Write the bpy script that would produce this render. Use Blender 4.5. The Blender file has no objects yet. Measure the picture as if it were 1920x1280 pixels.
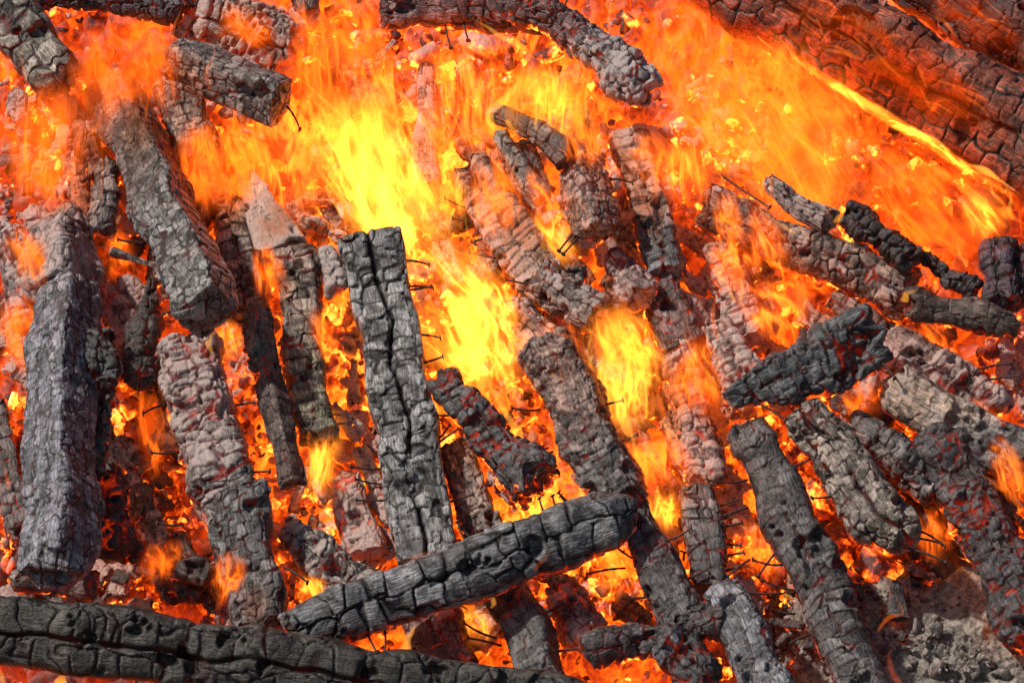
import bpy, math
import numpy as np
from mathutils import Vector, Matrix

# ------------------------------------------------------------------ camera, sky, sun
sc = bpy.context.scene
COL = sc.collection
rad = math.radians
PITCH, SLOPE, DIST, HALF = rad(14), rad(46), 12.0, 1.5
O = np.array([0, 0, 1.75])
F = np.array([0, math.cos(PITCH), -math.sin(PITCH)])
R = np.array([1.0, 0, 0])
U = np.cross(R, F)
N = np.array([0, -math.sin(SLOPE), math.cos(SLOPE)])      # outward normal of the side of the fire
V = np.array([0, math.cos(SLOPE), math.sin(SLOPE)])       # up the slope
CAM = O - F * DIST
cam_d = bpy.data.cameras.new('camera')
cam = bpy.data.objects.new('camera', cam_d)
COL.objects.link(cam)
cam.matrix_world = Matrix(((R[0], U[0], -F[0], CAM[0]), (R[1], U[1], -F[1], CAM[1]), (R[2], U[2], -F[2], CAM[2]), (0, 0, 0, 1)))
cam_d.sensor_width = 36
cam_d.lens = 18 * DIST / HALF
cam_d.clip_end = 2000
sc.camera = cam

SUN_EL, SUN_ROT = rad(50), rad(252)
w = bpy.data.worlds.new('World'); sc.world = w; w.use_nodes = True
nt = w.node_tree
bg = nt.nodes['Background']; bg.inputs['Strength'].default_value = 0.06
sky = nt.nodes.new('ShaderNodeTexSky'); sky.sky_type = 'NISHITA'; sky.sun_disc = False
sky.sun_elevation = SUN_EL; sky.sun_rotation = SUN_ROT; sky.dust_density = 2.5
nt.links.new(sky.outputs[0], bg.inputs['Color'])
sd = bpy.data.lights.new('sun', 'SUN'); sd.energy = 3.9; sd.angle = rad(2); sd.color = (1, .90, .78)
sun = bpy.data.objects.new('sun', sd); COL.objects.link(sun)
sdir = Vector((math.sin(SUN_ROT) * math.cos(SUN_EL), math.cos(SUN_ROT) * math.cos(SUN_EL), math.sin(SUN_EL)))
sun.rotation_euler = sdir.to_track_quat('Z', 'Y').to_euler()
sc.view_settings.view_transform = 'Standard'; sc.view_settings.look = 'None'
sc.view_settings.exposure = 0.0; sc.view_settings.gamma = 1
sc.cycles.max_bounces = 3; sc.cycles.diffuse_bounces = 2; sc.cycles.glossy_bounces = 1
sc.cycles.volume_bounces = 0; sc.cycles.transparent_max_bounces = 24
sc.cycles.volume_max_steps = 48; sc.cycles.volume_step_rate = .6
sc.cycles.use_denoising = True
sc.cycles.sample_clamp_indirect = 10

# ------------------------------------------------------------------ pixel -> place on the side of the fire
def ray(x, y):
    t = HALF / DIST / 960.0
    return F + R * (x - 960) * t + U * (640 - y) * t
def P(x, y, h=0.0):
    d = ray(x, y)
    k = np.dot(O + N * h - CAM, N) / np.dot(d, N)
    return CAM + d * k
def mpp(p):                                     # metres per photo pixel at point p
    return np.dot(p - CAM, F) * HALF / DIST / 960.0

# ------------------------------------------------------------------ numpy noise
def h3(i, j, k, s):
    n = (i.astype(np.int64) * 73856093) ^ (j.astype(np.int64) * 19349663) ^ (k.astype(np.int64) * 83492791) ^ (int(s) * 2654435761 & 0xffffffff)
    n &= 0xffffffff
    n = ((n ^ (n >> 16)) * 0x45d9f3b) & 0xffffffff
    n = ((n ^ (n >> 16)) * 0x45d9f3b) & 0xffffffff
    n = n ^ (n >> 16)
    return n / 4294967295.0
def vn(p, s=0):
    f = np.floor(p); t = p - f; f = f.astype(np.int64)
    t = t * t * (3 - 2 * t)
    r = 0
    for a in (0, 1):
        wa = t[:, 0] if a else 1 - t[:, 0]
        for b in (0, 1):
            wb = t[:, 1] if b else 1 - t[:, 1]
            for c in (0, 1):
                wc = t[:, 2] if c else 1 - t[:, 2]
                r = r + wa * wb * wc * h3(f[:, 0] + a, f[:, 1] + b, f[:, 2] + c, s)
    return r * 2 - 1
def fbm(p, s=0, o=3):
    r = 0; a = 1.0
    for i in range(o):
        r = r + a * vn(p * (2.03 ** i) + i * 17.3, s + i); a *= .5
    return r
def voro(q, s, jit=(.8, .8, .8), pw=2.0, off=False):
    f = np.floor(q).astype(np.int64)
    F1 = np.full(len(q), 99.0); F2 = np.full(len(q), 99.0); ID = np.zeros(len(q)); DZ = np.zeros(len(q))
    for a in (-1, 0, 1):
        for b in (-1, 0, 1):
            for c in (-1, 0, 1):
                i, j, k = f[:, 0] + a, f[:, 1] + b, f[:, 2] + c
                x = i + .5 + jit[0] * (h3(i, j, k, s) - .5)
                y = j + .5 + jit[1] * (h3(i, j, k, s + 1) - .5)
                z = k + .5 + jit[2] * (h3(i, j, k, s + 2) - .5)
                d = np.abs(q[:, 0] - x) ** pw + np.abs(q[:, 1] - y) ** pw + np.abs(q[:, 2] - z) ** pw
                nearer = d < F1
                F2 = np.where(nearer, F1, np.minimum(F2, d))
                ID = np.where(nearer, h3(i, j, k, s + 5), ID)
                if off: DZ = np.where(nearer, q[:, 2] - z, DZ)
                F1 = np.where(nearer, d, F1)
    F1, F2 = F1 ** (1 / pw), F2 ** (1 / pw)
    return (F1, F2, ID, DZ) if off else (F1, F2, ID)
def sst(a, b, x):
    t = np.clip((x - a) / (b - a), 0, 1); return t * t * (3 - 2 * t)

# ------------------------------------------------------------------ mesh helpers
def raw_mesh(name, co, quads, tris=None):
    me = bpy.data.meshes.new(name)
    nq = len(quads); ntr = 0 if tris is None else len(tris)
    me.vertices.add(len(co)); me.vertices.foreach_set('co', np.ascontiguousarray(co, dtype=np.float32).ravel())
    loops = quads.ravel() if ntr == 0 else np.concatenate([quads.ravel(), tris.ravel()])
    me.loops.add(len(loops)); me.loops.foreach_set('vertex_index', loops.astype(np.int32))
    st = np.arange(nq) * 4
    if ntr: st = np.concatenate([st, nq * 4 + np.arange(ntr) * 3])
    me.polygons.add(nq + ntr); me.polygons.foreach_set('loop_start', st.astype(np.int32))
    me.update(calc_edges=True)
    me.polygons.foreach_set('use_smooth', np.ones(nq + ntr, dtype=bool))
    return me
def add_attr(me, name, arr):
    a = me.attributes.new(name, 'FLOAT_COLOR', 'POINT')
    a.data.foreach_set('color', np.ascontiguousarray(arr, dtype=np.float32).ravel())
def grid_tube(nr, ns):
    """rows ns, ring nr, closed with poles: vertices = ns*nr"""
    i = np.arange(ns - 1)[:, None]; j = np.arange(nr)[None, :]; j2 = (j + 1) % nr
    q = np.stack([i * nr + j, i * nr + j2, (i + 1) * nr + j2, (i + 1) * nr + j], -1).reshape(-1, 4)
    return q
def link(o, parent=None, label=None, cat=None, group=None, kind=None):
    COL.objects.link(o)
    if parent is not None: o.parent = parent
    if label: o['label'] = label
    if cat: o['category'] = cat
    if group: o['group'] = group
    if kind or cat: o['kind'] = kind or 'thing'
    return o

# ------------------------------------------------------------------ materials
def nodes(name):
    m = bpy.data.materials.new(name); m.use_nodes = True
    t = m.node_tree; t.nodes.clear()
    return m, t
class NB:
    def __init__(s, t): s.t = t
    def n(s, k, **kw):
        x = s.t.nodes.new('ShaderNode' + k)
        for a, b in kw.items(): setattr(x, a, b)
        return x
    def l(s, a, b): s.t.links.new(a, b)
    def val(s, sock, v):
        if hasattr(v, 'is_linked') or hasattr(v, 'links'): s.l(v, sock)
        else: sock.default_value = v
    def m(s, op, a, b=None, c=None, clamp=False):
        x = s.n('Math', operation=op, use_clamp=clamp)
        s.val(x.inputs[0], a)
        if b is not None: s.val(x.inputs[1], b)
        if c is not None: s.val(x.inputs[2], c)
        return x.outputs[0]
    def mix(s, f, a, b):
        x = s.n('Mix', data_type='RGBA'); s.val(x.inputs[0], f)
        for sk, v in ((x.inputs[6], a), (x.inputs[7], b)):
            if isinstance(v, tuple): sk.default_value = v + (1,) if len(v) == 3 else v
            else: s.l(v, sk)
        return x.outputs[2]
    def noise(s, vec, scale, detail=3, rough=.55, dist=0.0, out=0):
        x = s.n('TexNoise'); x.inputs['Scale'].default_value = scale; x.inputs['Detail'].default_value = detail
        x.inputs['Roughness'].default_value = rough; x.inputs['Distortion'].default_value = dist
        s.l(vec, x.inputs['Vector']); return x.outputs[out]
    def mapping(s, vec, scale=(1, 1, 1), loc=(0, 0, 0)):
        x = s.n('Mapping'); x.inputs['Scale'].default_value = scale; x.inputs['Location'].default_value = loc
        s.l(vec, x.inputs['Vector']); return x.outputs[0]
    def mr(s, v, a, b, c=0.0, d=1.0):
        x = s.n('MapRange', interpolation_type='SMOOTHSTEP'); s.l(v, x.inputs[0])
        for i, k in enumerate((a, b, c, d)): x.inputs[i + 1].default_value = k
        return x.outputs[0]

def fire_colour(nb, heat):
    r = nb.n('ValToRGB'); e = r.color_ramp.elements
    e[0].position = 0; e[0].color = (.30, .003, 0, 1)
    e[1].position = 1; e[1].color = (1, .32, .035, 1)
    k = e.new(.30); k.color = (.78, .045, .002, 1)
    k = e.new(.65); k.color = (1, .145, .006, 1)
    nb.l(heat, r.inputs[0]); return r.outputs[0]

def char_material():
    """charred, ash-dusted wood; attributes: dat = crack, cell, under, wear; tint = rgb, ash; par = glow, grain"""
    m, t = nodes('charred_wood'); nb = NB(t)
    out = nb.n('OutputMaterial'); b = nb.n('BsdfPrincipled'); nb.l(b.outputs[0], out.inputs[0])
    def attr(nm):
        a = nb.n('Attribute', attribute_name=nm); s = nb.n('SeparateColor'); nb.l(a.outputs['Color'], s.inputs[0]); return a, s.outputs
    da, ds = attr('dat'); ta, ts = attr('tint'); pa, ps = attr('par')
    crack, cell, under = ds[0], ds[1], ds[2]
    ash, glow, grain = ta.outputs['Alpha'], ps[0], ps[1]
    ob = nb.n('TexCoord').outputs['Object']
    g1 = nb.noise(nb.mapping(ob, (190, 190, 22)), 1, 3, .6)            # fibres along the wood
    g2 = nb.noise(ob, 160, 4, .65)
    big = nb.noise(ob, 13, 4, .6)
    med = nb.noise(ob, 42, 4, .62, .6)
    # ash where the blocks stand proud, in broken patches
    a0 = nb.m('ADD', nb.m('MULTIPLY', med, .9), nb.m('MULTIPLY', big, .8))
    a0 = nb.m('ADD', a0, nb.m('MULTIPLY', nb.m('SUBTRACT', cell, .5), .35))
    th = nb.m('SUBTRACT', 1.22, nb.m('MULTIPLY', ash, .85))
    am = nb.m('MULTIPLY', nb.m('SUBTRACT', a0, th), 4.5, clamp=True)
    am = nb.m('MULTIPLY', am, nb.m('ADD', .25, nb.m('MULTIPLY', crack, .75)))
    gr = nb.mr(g1, .32, .72, .42, 1.75)
    bt = nb.m('MULTIPLY', nb.m('MULTIPLY', nb.m('MULTIPLY', gr, .62), nb.m('ADD', .75, nb.m('MULTIPLY', cell, 1.1))), nb.mr(nb.noise(ob, 24, 4, .65, .5), .34, .64, .22, 1.7))
    x = nb.n('VectorMath', operation='SCALE'); nb.l(ta.outputs['Color'], x.inputs[0]); nb.l(bt, x.inputs['Scale'])
    cracked_col = nb.mix(nb.mr(crack, .1, .75), (.006, .006, .007), x.outputs[0])  # near black in the cracks, wood tint on the blocks
    ashc = nb.mix(nb.noise(ob, 90, 3, .6), (.20, .175, .17), (.50, .45, .43))
    nrm = nb.n('VectorMath', operation='NORMALIZE'); nb.l(ta.outputs['Color'], nrm.inputs[0])
    nsc = nb.n('VectorMath', operation='SCALE'); nb.l(nrm.outputs[0], nsc.inputs[0]); nsc.inputs['Scale'].default_value = .75
    nad = nb.n('VectorMath', operation='ADD'); nb.l(nsc.outputs[0], nad.inputs[0]); nad.inputs[1].default_value = (.62, .62, .63)
    mu = nb.n('VectorMath', operation='MULTIPLY'); nb.l(ashc, mu.inputs[0]); nb.l(nad.outputs[0], mu.inputs[1])
    base = nb.mix(am, cracked_col, mu.outputs[0])
    # pale rims along block edges: ash, plus silvery highlights put into the colour
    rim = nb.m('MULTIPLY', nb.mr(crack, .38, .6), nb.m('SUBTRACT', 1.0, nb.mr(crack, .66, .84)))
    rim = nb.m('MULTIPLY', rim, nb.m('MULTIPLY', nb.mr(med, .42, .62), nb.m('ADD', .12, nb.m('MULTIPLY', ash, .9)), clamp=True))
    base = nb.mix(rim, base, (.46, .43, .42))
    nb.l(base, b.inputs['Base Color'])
    nb.l(nb.mr(g2, .3, .7, .30, .72), b.inputs['Roughness'])
    b.inputs['Specular IOR Level'].default_value = .5
    # heat: in cracks and on the ember side; the flanks' glow imitates firelight
    hot = nb.noise(ob, 17, 3, .6, .4)
    hp = nb.mr(hot, .42, .68)
    inc = nb.m('POWER', nb.m('SUBTRACT', 1.0, crack, clamp=True), 1.6)
    heat = nb.m('ADD', nb.m('MULTIPLY', nb.m('MULTIPLY', inc, nb.m('ADD', ps[2], under)), 1.3), nb.m('MULTIPLY', under, nb.m('ADD', .0, nb.m('MULTIPLY', med, 2.1))))
    heat = nb.m('MULTIPLY', nb.m('MULTIPLY', heat, nb.m('ADD', .12, nb.m('MULTIPLY', hp, 1.1))), glow, clamp=True)
    nb.l(fire_colour(nb, heat), b.inputs['Emission Color'])
    nb.l(nb.m('MULTIPLY', nb.m('POWER', heat, 1.25), 3.0), b.inputs['Emission Strength'])
    bp = nb.n('Bump'); bp.inputs['Strength'].default_value = .75; bp.inputs['Distance'].default_value = .0035
    hh = nb.m('ADD', nb.m('MULTIPLY', g1, nb.m('MULTIPLY', grain, 1.5)), nb.m('MULTIPLY', g2, 1.0))
    nb.l(hh, bp.inputs['Height']); nb.l(bp.outputs[0], b.inputs['Normal'])
    return m
CHAR = char_material()

def ember_material():
    m, t = nodes('glowing_embers'); nb = NB(t)
    out = nb.n('OutputMaterial'); b = nb.n('BsdfPrincipled'); nb.l(b.outputs[0], out.inputs[0])
    a = nb.n('Attribute', attribute_name='dat'); s = nb.n('SeparateColor'); nb.l(a.outputs['Color'], s.inputs[0])
    crack, cell, heat0 = s.outputs[0], s.outputs[1], s.outputs[2]; ash = a.outputs['Alpha']
    ob = nb.n('TexCoord').outputs['Object']
    n1 = nb.noise(ob, 5.5, 3, .55, .4); n2 = nb.noise(ob, 24, 4, .6, .6); n3 = nb.noise(ob, 120, 3, .6)
    ac = nb.mix(n3, (.07, .05, .045), (.26, .21, .19))
    dk = nb.mix(n2, (.02, .018, .018), (.10, .09, .085))
    am = nb.m('MULTIPLY', nb.m('SUBTRACT', nb.m('ADD', n2, ash), .72), 4, clamp=True)
    nb.l(nb.mix(am, dk, ac), b.inputs['Base Color'])
    b.inputs['Roughness'].default_value = .9
    h = nb.m('ADD', .12, nb.m('ADD', nb.m('MULTIPLY', nb.mr(n1, .3, .7), .34), nb.m('MULTIPLY', nb.mr(n2, .32, .68), .26)))
    h = nb.m('ADD', h, nb.m('MULTIPLY', nb.m('SUBTRACT', 1, crack), .30))
    h = nb.m('ADD', h, nb.m('MULTIPLY', nb.m('SUBTRACT', cell, .5), .28))
    h = nb.m('MULTIPLY', nb.m('SUBTRACT', h, nb.m('MULTIPLY', am, .25)), heat0, clamp=True)
    nb.l(fire_colour(nb, h), b.inputs['Emission Color'])
    nb.l(nb.m('MULTIPLY', nb.m('POWER', h, 1.35), 3.6), b.inputs['Emission Strength'])
    bp = nb.n('Bump'); bp.inputs['Strength'].default_value = .7; bp.inputs['Distance'].default_value = .006
    nb.l(nb.m('ADD', n2, nb.m('MULTIPLY', n3, .5)), bp.inputs['Height']); nb.l(bp.outputs[0], b.inputs['Normal'])
    return m
EMBER = ember_material()

def simple_mat(name, col, col2, scale, rough=.8, metal=0.0, bump=.004):
    m, t = nodes(name); nb = NB(t)
    out = nb.n('OutputMaterial'); b = nb.n('BsdfPrincipled'); nb.l(b.outputs[0], out.inputs[0])
    ob = nb.n('TexCoord').outputs['Object']
    n1 = nb.noise(ob, scale, 6, .65, .4); n2 = nb.noise(ob, scale * 7, 4, .6)
    nb.l(nb.mix(nb.mr(nb.m('ADD', nb.m('MULTIPLY', n1, .6), nb.m('MULTIPLY', n2, .4)), .41, .60), col, col2), b.inputs['Base Color'])
    b.inputs['Roughness'].default_value = rough; b.inputs['Metallic'].default_value = metal
    bp = nb.n('Bump'); bp.inputs['Strength'].default_value = .8; bp.inputs['Distance'].default_value = bump
    nb.l(nb.m('ADD', n1, nb.m('MULTIPLY', n2, .4)), bp.inputs['Height']); nb.l(bp.outputs[0], b.inputs['Normal'])
    return m
RUST = simple_mat('burnt_steel', (.035, .022, .02), (.11, .07, .06), 120, .65, .5, .001)
GROUND = simple_mat('trampled_soil', (.09, .08, .065), (.16, .145, .12), 3, .95)
ASHM = simple_mat('grey_ash', (.10, .09, .08), (.36, .33, .29), 38, .95, 0, .008)

# ------------------------------------------------------------------ ground and ember bed
def ground():
    n = 60; s = np.linspace(-400, 400, n); X, Y = np.meshgrid(s, s)
    co = np.stack([X.ravel(), Y.ravel(), np.zeros(n * n)], 1)
    i = np.arange(n - 1)[:, None]; j = np.arange(n - 1)[None, :]
    q = np.stack([i * n + j, i * n + j + 1, (i + 1) * n + j + 1, (i + 1) * n + j], -1).reshape(-1, 4)
    me = raw_mesh('ground', co, q); me.materials.append(GROUND)
    link(bpy.data.objects.new('ground', me), kind='structure')
ground()

HOT = [  # photo place, radius px, heat change, ash change
    (860, 600, 260, .35, 0), (640, 780, 170, .35, .1), (740, 320, 260, .35, .1), (1000, 1010, 130, .35, 0), (1440, 1000, 120, .35, 0),
    (1180, 1080, 170, .3, 0), (1500, 560, 150, .25, 0), (1620, 250, 330, -.22, .0), (1840, 420, 160, -.1, 0), (240, 1060, 260, -.18, .05), (290, 830, 90, -.2, -.3),
    (60, 620, 180, -.2, .15), (250, 640, 130, -.2, .1), (200, 1000, 200, -.12, .1), (1350, 620, 140, -.12, .15), (1700, 1180, 260, -1.0, .3), (1880, 1200, 160, -.8, .3), (1560, 1230, 120, -.75, .2), (250, 950, 170, -.22, .05), (100, 1100, 150, -.2, 0), (1640, 1060, 160, -.3, .1), (1880, 1080, 140, -.3, 0), (1700, 880, 130, -.22, .1), (1560, 760, 90, -.15, 0), (1300, 520, 110, -.15, .1), (720, 100, 110, -.3, 0), (180, 200, 160, -.3, 0), (1240, 700, 90, -.15, .15), (60, 330, 150, -.2, .2), (300, 800, 110, -.12, 0), (1750, 700, 180, -.1, .1), (1850, 950, 130, -.3, .0),
    (640, 900, 120, .1, .35), (1180, 850, 140, .05, .3), (230, 470, 100, -.1, 0), (60, 1080, 120, -.2, 0), (1280, 1230, 170, -.25, 0), (100, 1260, 200, -.2, 0),
    (200, 420, 200, -.1, .2), (1100, 560, 200, .1, .25), (900, 440, 120, .1, .3)]
def bed_h(u, v):
    p2 = np.stack([u, v, np.zeros_like(u)], 1)
    wp = p2 + .03 * np.stack([fbm(p2 * 7, 3, 2), fbm(p2 * 7, 8, 2), 0 * u], 1)
    F1, F2, ID = voro(wp * np.array([14, 11, 1]) + np.array([0, 0, .5]), 11, (.9, .9, 0))
    G1, G2, ID2 = voro(wp * np.array([34, 28, 1]) + np.array([0, 0, .5]), 21, (.9, .9, 0))
    c1 = np.clip((F2 - F1) / .30, 0, 1); c2 = np.clip((G2 - G1) / .35, 0, 1)
    big = fbm(p2 * 2.2, 5, 3)
    h = .045 * (c1 ** .6) * (.3 + ID) + .014 * c2 ** .6 * (.3 + ID2) + .05 * big + .02 * fbm(p2 * 16, 9, 3) - .05
    return h, c1, c2, ID, ID2
def bed():
    us = np.arange(-2.9, 2.9, .0075); vs = np.arange(-2.42, 4.4, .0075)
    # coarser outside the part one can see
    us = np.concatenate([np.arange(-3.4, -1.8, .03), np.arange(-1.8, 1.8, .0065), np.arange(1.8, 3.4, .03)])
    vs = np.concatenate([np.arange(-2.42, -1.5, .03), np.arange(-1.5, 1.6, .0065), np.arange(1.6, 4.9, .03)])
    Um, Vm = np.meshgrid(us, vs); u, v = Um.ravel(), Vm.ravel()
    h, c1, c2, ID, ID2 = bed_h(u, v)
    # the top of the heap: over the ridge and down the far side
    vr = 2.0
    vv = np.minimum(v, vr); back = np.maximum(v - vr, 0)
    pos = O + u[:, None] * R + vv[:, None] * V + (np.array([0, math.cos(rad(46)), -math.sin(rad(46))]))[None, :] * back[:, None]
    nn = np.where(back[:, None] > 0, np.array([0, math.sin(SLOPE), math.cos(SLOPE)])[None, :], N[None, :])
    pos = pos + nn * h[:, None]
    pos[:, 2] = np.maximum(pos[:, 2], -.05) * (1 - sst(1.9, 3.3, np.abs(u)))
    pos[:, 2] -= .03 * (np.abs(u) > 3.2)
    heat = np.full(len(u), .78); ash = np.full(len(u), .04)
    for (x, y, r, dh, da) in HOT:
        c = P(x, y) - O; cu, cv = c @ R, c @ V; rr = r * .00156
        g = np.exp(-(((u - cu) ** 2 + ((v - cv) * .9) ** 2) / rr ** 2))
        heat += dh * g; ash += da * g
    edge = sst(1.7, 2.8, np.abs(u)) + sst(-1.6, -2.3, v)
    heat = np.clip(heat - edge, 0, 1.4); ash += .4 * edge
    n1, n2 = len(vs), len(us)
    i = np.arange(n1 - 1)[:, None]; j = np.arange(n2 - 1)[None, :]
    q = np.stack([i * n2 + j, i * n2 + j + 1, (i + 1) * n2 + j + 1, (i + 1) * n2 + j], -1).reshape(-1, 4)
    me = raw_mesh('ember_bed', pos, q)
    add_attr(me, 'dat', np.stack([np.minimum(c1, .35 + .65 * c2), .6 * ID + .4 * ID2, heat, ash], 1))
    me.materials.append(EMBER)
    link(bpy.data.objects.new('ember_bed', me), label='bed of glowing orange embers and grey ash under all the timber', cat='embers', kind='stuff')
bed()

# ------------------------------------------------------------------ charred timber
def timber_mesh(name, L, w0, w1, asp=.9, sq=4, roll=0, cell=(.06, .045), amp=.008, rough=.006, jag=.015, bend=0.0, bend2=0.0,
                seam=0, ash=.3, glow=.5, tint=(.1, .1, .105), grain=1, seed=1, res=.0034, lump=0.0, under_dir=None,
                taper=None, ash1=None, glow1=None, tint1=None, fade=.5, crackw=.22, hollow=0, cg=.3, chip=1.0):
    wm = (w0 + w1) / 2
    nr = int(min(max(2.0 * (1 + asp) * wm / res, 28), 240)); ns = int(max(L / res, 10)); nc = int(max(wm / 2 / res / 1.3, 6))
    th = np.linspace(0, 2 * math.pi, nr, endpoint=False)
    rp = (np.abs(np.cos(th)) ** sq + np.abs(np.sin(th)) ** sq) ** (-1.0 / sq)
    cx = np.cos(th) * rp; cy = np.sin(th) * rp * asp
    c0 = np.linspace(.02, 1, nc, endpoint=False)
    rho = np.concatenate([c0, np.ones(ns), c0[::-1]])
    sv = np.concatenate([np.zeros(nc), np.linspace(0, L, ns), np.full(nc, L)])
    cap = np.concatenate([-(1 - c0 ** 2), np.zeros(ns), (1 - c0[::-1] ** 2)]) * .12 * wm
    rr = len(rho)
    S = np.repeat(sv, nr); RH = np.repeat(rho, nr); T = S / L
    W = (w0 + (w1 - w0) * T) / 2
    if taper is not None:                                 # [(t, factor)...]
        W = W * np.interp(T, [a for a, b in taper], [b for a, b in taper])
    # rounded ends
    x = np.tile(cx, rr) * RH * W; y = np.tile(cy, rr) * RH * W
    ca, sa = math.cos(roll), math.sin(roll)
    x, y = x * ca - y * sa, x * sa + y * ca
    q0 = np.stack([x, y, S], 1)
    # broken ends: length varies with place across the wood
    e = fbm(np.stack([x / .035, y / .035, T * 0 + (T > .5) * 5.0], 1), seed + 3, 2) * jag
    z = S + np.repeat(cap, nr) + e * np.where(T > .5, sst(.80, 1, T), -sst(.20, 0, T))
    lowx = fbm(np.stack([S / .16, S * 0, S * 0 + 3], 1), seed + 4, 3); lowy = fbm(np.stack([S / .16, S * 0, S * 0 + 9], 1), seed + 6, 3)
    wsc = 1 + .07 * fbm(np.stack([S / .11, S * 0 + 2, S * 0], 1), seed + 8, 2)
    x = x * wsc + bend * (4 * T * (1 - T)) + .011 * lowx; y = y * wsc + bend2 * (4 * T * (1 - T)) + .008 * lowy
    co = np.stack([x, y, z], 1)
    g = co.reshape(rr, nr, 3)
    du = np.gradient(g, axis=0); dv = np.roll(g, -1, 1) - np.roll(g, 1, 1)
    nn = np.cross(dv, du); nn /= np.linalg.norm(nn, axis=2, keepdims=True) + 1e-9
    nn = nn.reshape(-1, 3)
    if np.mean(np.sum(nn[nr * nc:-nr * nc] * np.stack([x, y, 0 * x], 1)[nr * nc:-nr * nc], 1)) < 0: nn = -nn
    # alligator cracking
    qq = co.copy(); qq[:, 2] = S
    wz = fbm(qq / .09, seed + 20, 2); wx = fbm(qq / .06, seed + 24, 2)
    cq = np.stack([(qq[:, 0] + .010 * wx) / cell[0], (qq[:, 1] + .010 * wz) / cell[0], (qq[:, 2] + .016 * wz) / cell[1]], 1)
    colid = h3(np.floor(cq[:, 0]).astype(np.int64), np.floor(cq[:, 1]).astype(np.int64), np.zeros(len(S), dtype=np.int64), seed)
    # neighbouring columns of blocks are staggered
    cq[:, 2] += .5 * (np.floor(cq[:, 0] + .5 * np.floor(cq[:, 1])) % 2)
    F1, F2, ID, DZ = voro(cq, seed, (.35, .35, .7), 4.0, True)
    wv = crackw * .72 * np.clip(.35 + 1.5 * (.5 + .5 * fbm(qq / .07, seed + 31, 3)), .15, 2.4)
    amp = amp * .78
    crack = np.clip((F2 - F1) / np.maximum(wv, .05), 0, 1)
    G1, G2, _ = voro(cq * np.array([1.7, 1.7, 2.1]), seed + 41, (.8, .8, .8), 3.0); fine = np.clip((G2 - G1) / .10, 0, 1)
    cush = 1 - (1 - crack) ** 2.6
    rb = fbm(qq / .045, seed + 50, 3); rl = fbm(qq / .14, seed + 55, 2)
    d = amp * 1.1 * (cush - 1) + amp * .6 * (ID - .5) - amp * .2 * (1 - fine) + rough * .35 * rb + rough * 1.6 * rl
    d += amp * .55 * DZ * (ID * 1.8 - .5) - amp * .15 * np.clip(F1 * 1.2, 0, 1) ** 2 * crack
    d -= .030 * chip * sst(.48, .9, fbm(qq / .07, seed + 61, 3))                  # spots where blocks have dropped off
    if lump:
        H1, H2, HI = voro(qq / (lump * 1.25), seed + 70, (.8, .8, .8), 3.0); d += lump * .28 * (HI - .5) + lump * .14 * (np.clip((H2 - H1) / .3, 0, 1) ** .6 - .6)
    if seam:                                              # long splits running with the grain
        fr = np.array([0.0, 1.0])
        for k in range(int(seam)):
            off = (k - (seam - 1) / 2) * .5 * wm + .012 * vn(np.stack([S / .07, S * 0 + k, S * 0], 1), seed + 80)
            sx = q0[:, 0] - off
            m = np.exp(-(sx / .0055) ** 2) * (y > 0) * sst(-.1, .35, vn(np.stack([S / .2, S * 0 + k, S * 0 + 7], 1), seed + 90) + .45)
            d -= m * .020; crack = crack * (1 - .95 * m)
    edgep = 1 - np.clip((1 - RH) * 6, 0, 1) * 0
    co = co + nn * (d * edgep)[:, None]
    if hollow:
        pass
    quads = grid_tube(nr, rr)
    tris = np.stack([np.zeros(nr - 2, dtype=int), np.arange(2, nr), np.arange(1, nr - 1)], 1)
    b0 = (rr - 1) * nr
    tris2 = np.stack([np.full(nr - 2, b0), b0 + np.arange(1, nr - 1), b0 + np.arange(2, nr)], 1)
    me = raw_mesh(name, co, quads, np.concatenate([tris, tris2]))
    me.update()
    ud = np.array(under_dir if under_dir is not None else (0, -1, 0), dtype=float)
    under = sst(-.25, .9, nn @ ud + .45 * np.clip((q0 @ ud) / (.5 * wm), -1.2, 1.2))  # ember-facing side, widened so firelight is painted on the flanks
    tn = sst(fade - .3, fade + .3, T + .18 * rl)
    A = ash + ((ash1 if ash1 is not None else ash) - ash) * tn
    Gl = glow + ((glow1 if glow1 is not None else glow) - glow) * tn
    c0_ = np.array(tint); c1_ = np.array(tint1 if tint1 is not None else tint)
    C = c0_[None] + (c1_ - c0_)[None] * tn[:, None]
    # the wood a broken face shows is darker and a little browner
    add_attr(me, 'dat', np.stack([crack * (.8 + .2 * fine), ID, under, rb * .5 + .5], 1))
    add_attr(me, 'tint', np.concatenate([C, A[:, None]], 1))
    add_attr(me, 'par', np.stack([Gl, np.full(len(A), float(grain)), 0 * A + cg, 0 * A], 1))
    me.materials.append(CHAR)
    return me

NAILN = 0
def nail_mesh(L, seed, bent):
    """shaft with a point in the wood, ring marks and a flat head at +Z"""
    nr, ns = 8, 14
    rows = []
    r0 = .0031
    for i in range(ns):
        t = i / (ns - 1)
        rows.append((t * L, r0 * (1.25 if i % 3 == 1 and t < .7 else 1.0)))
    rows += [(L, .0078), (L + .0032, .0082), (L + .0039, .0055), (L + .004, .0004)]
    rows = [(0, .0003)] + rows
    co = []
    rng = np.random.RandomState(seed)
    a, b = rng.uniform(-1, 1, 2)
    for z, r in rows:
        t = z / L
        ox = bent * a * t * t * L * .35; oy = bent * b * math.sin(t * 2.6) * L * .12
        for k in range(nr):
            th = 2 * math.pi * k / nr
            co.append((ox + r * math.cos(th), oy + r * math.sin(th), z))
    me = raw_mesh('nail', np.array(co), grid_tube(nr, len(rows)))
    me.materials.append(RUST)
    return me

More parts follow.
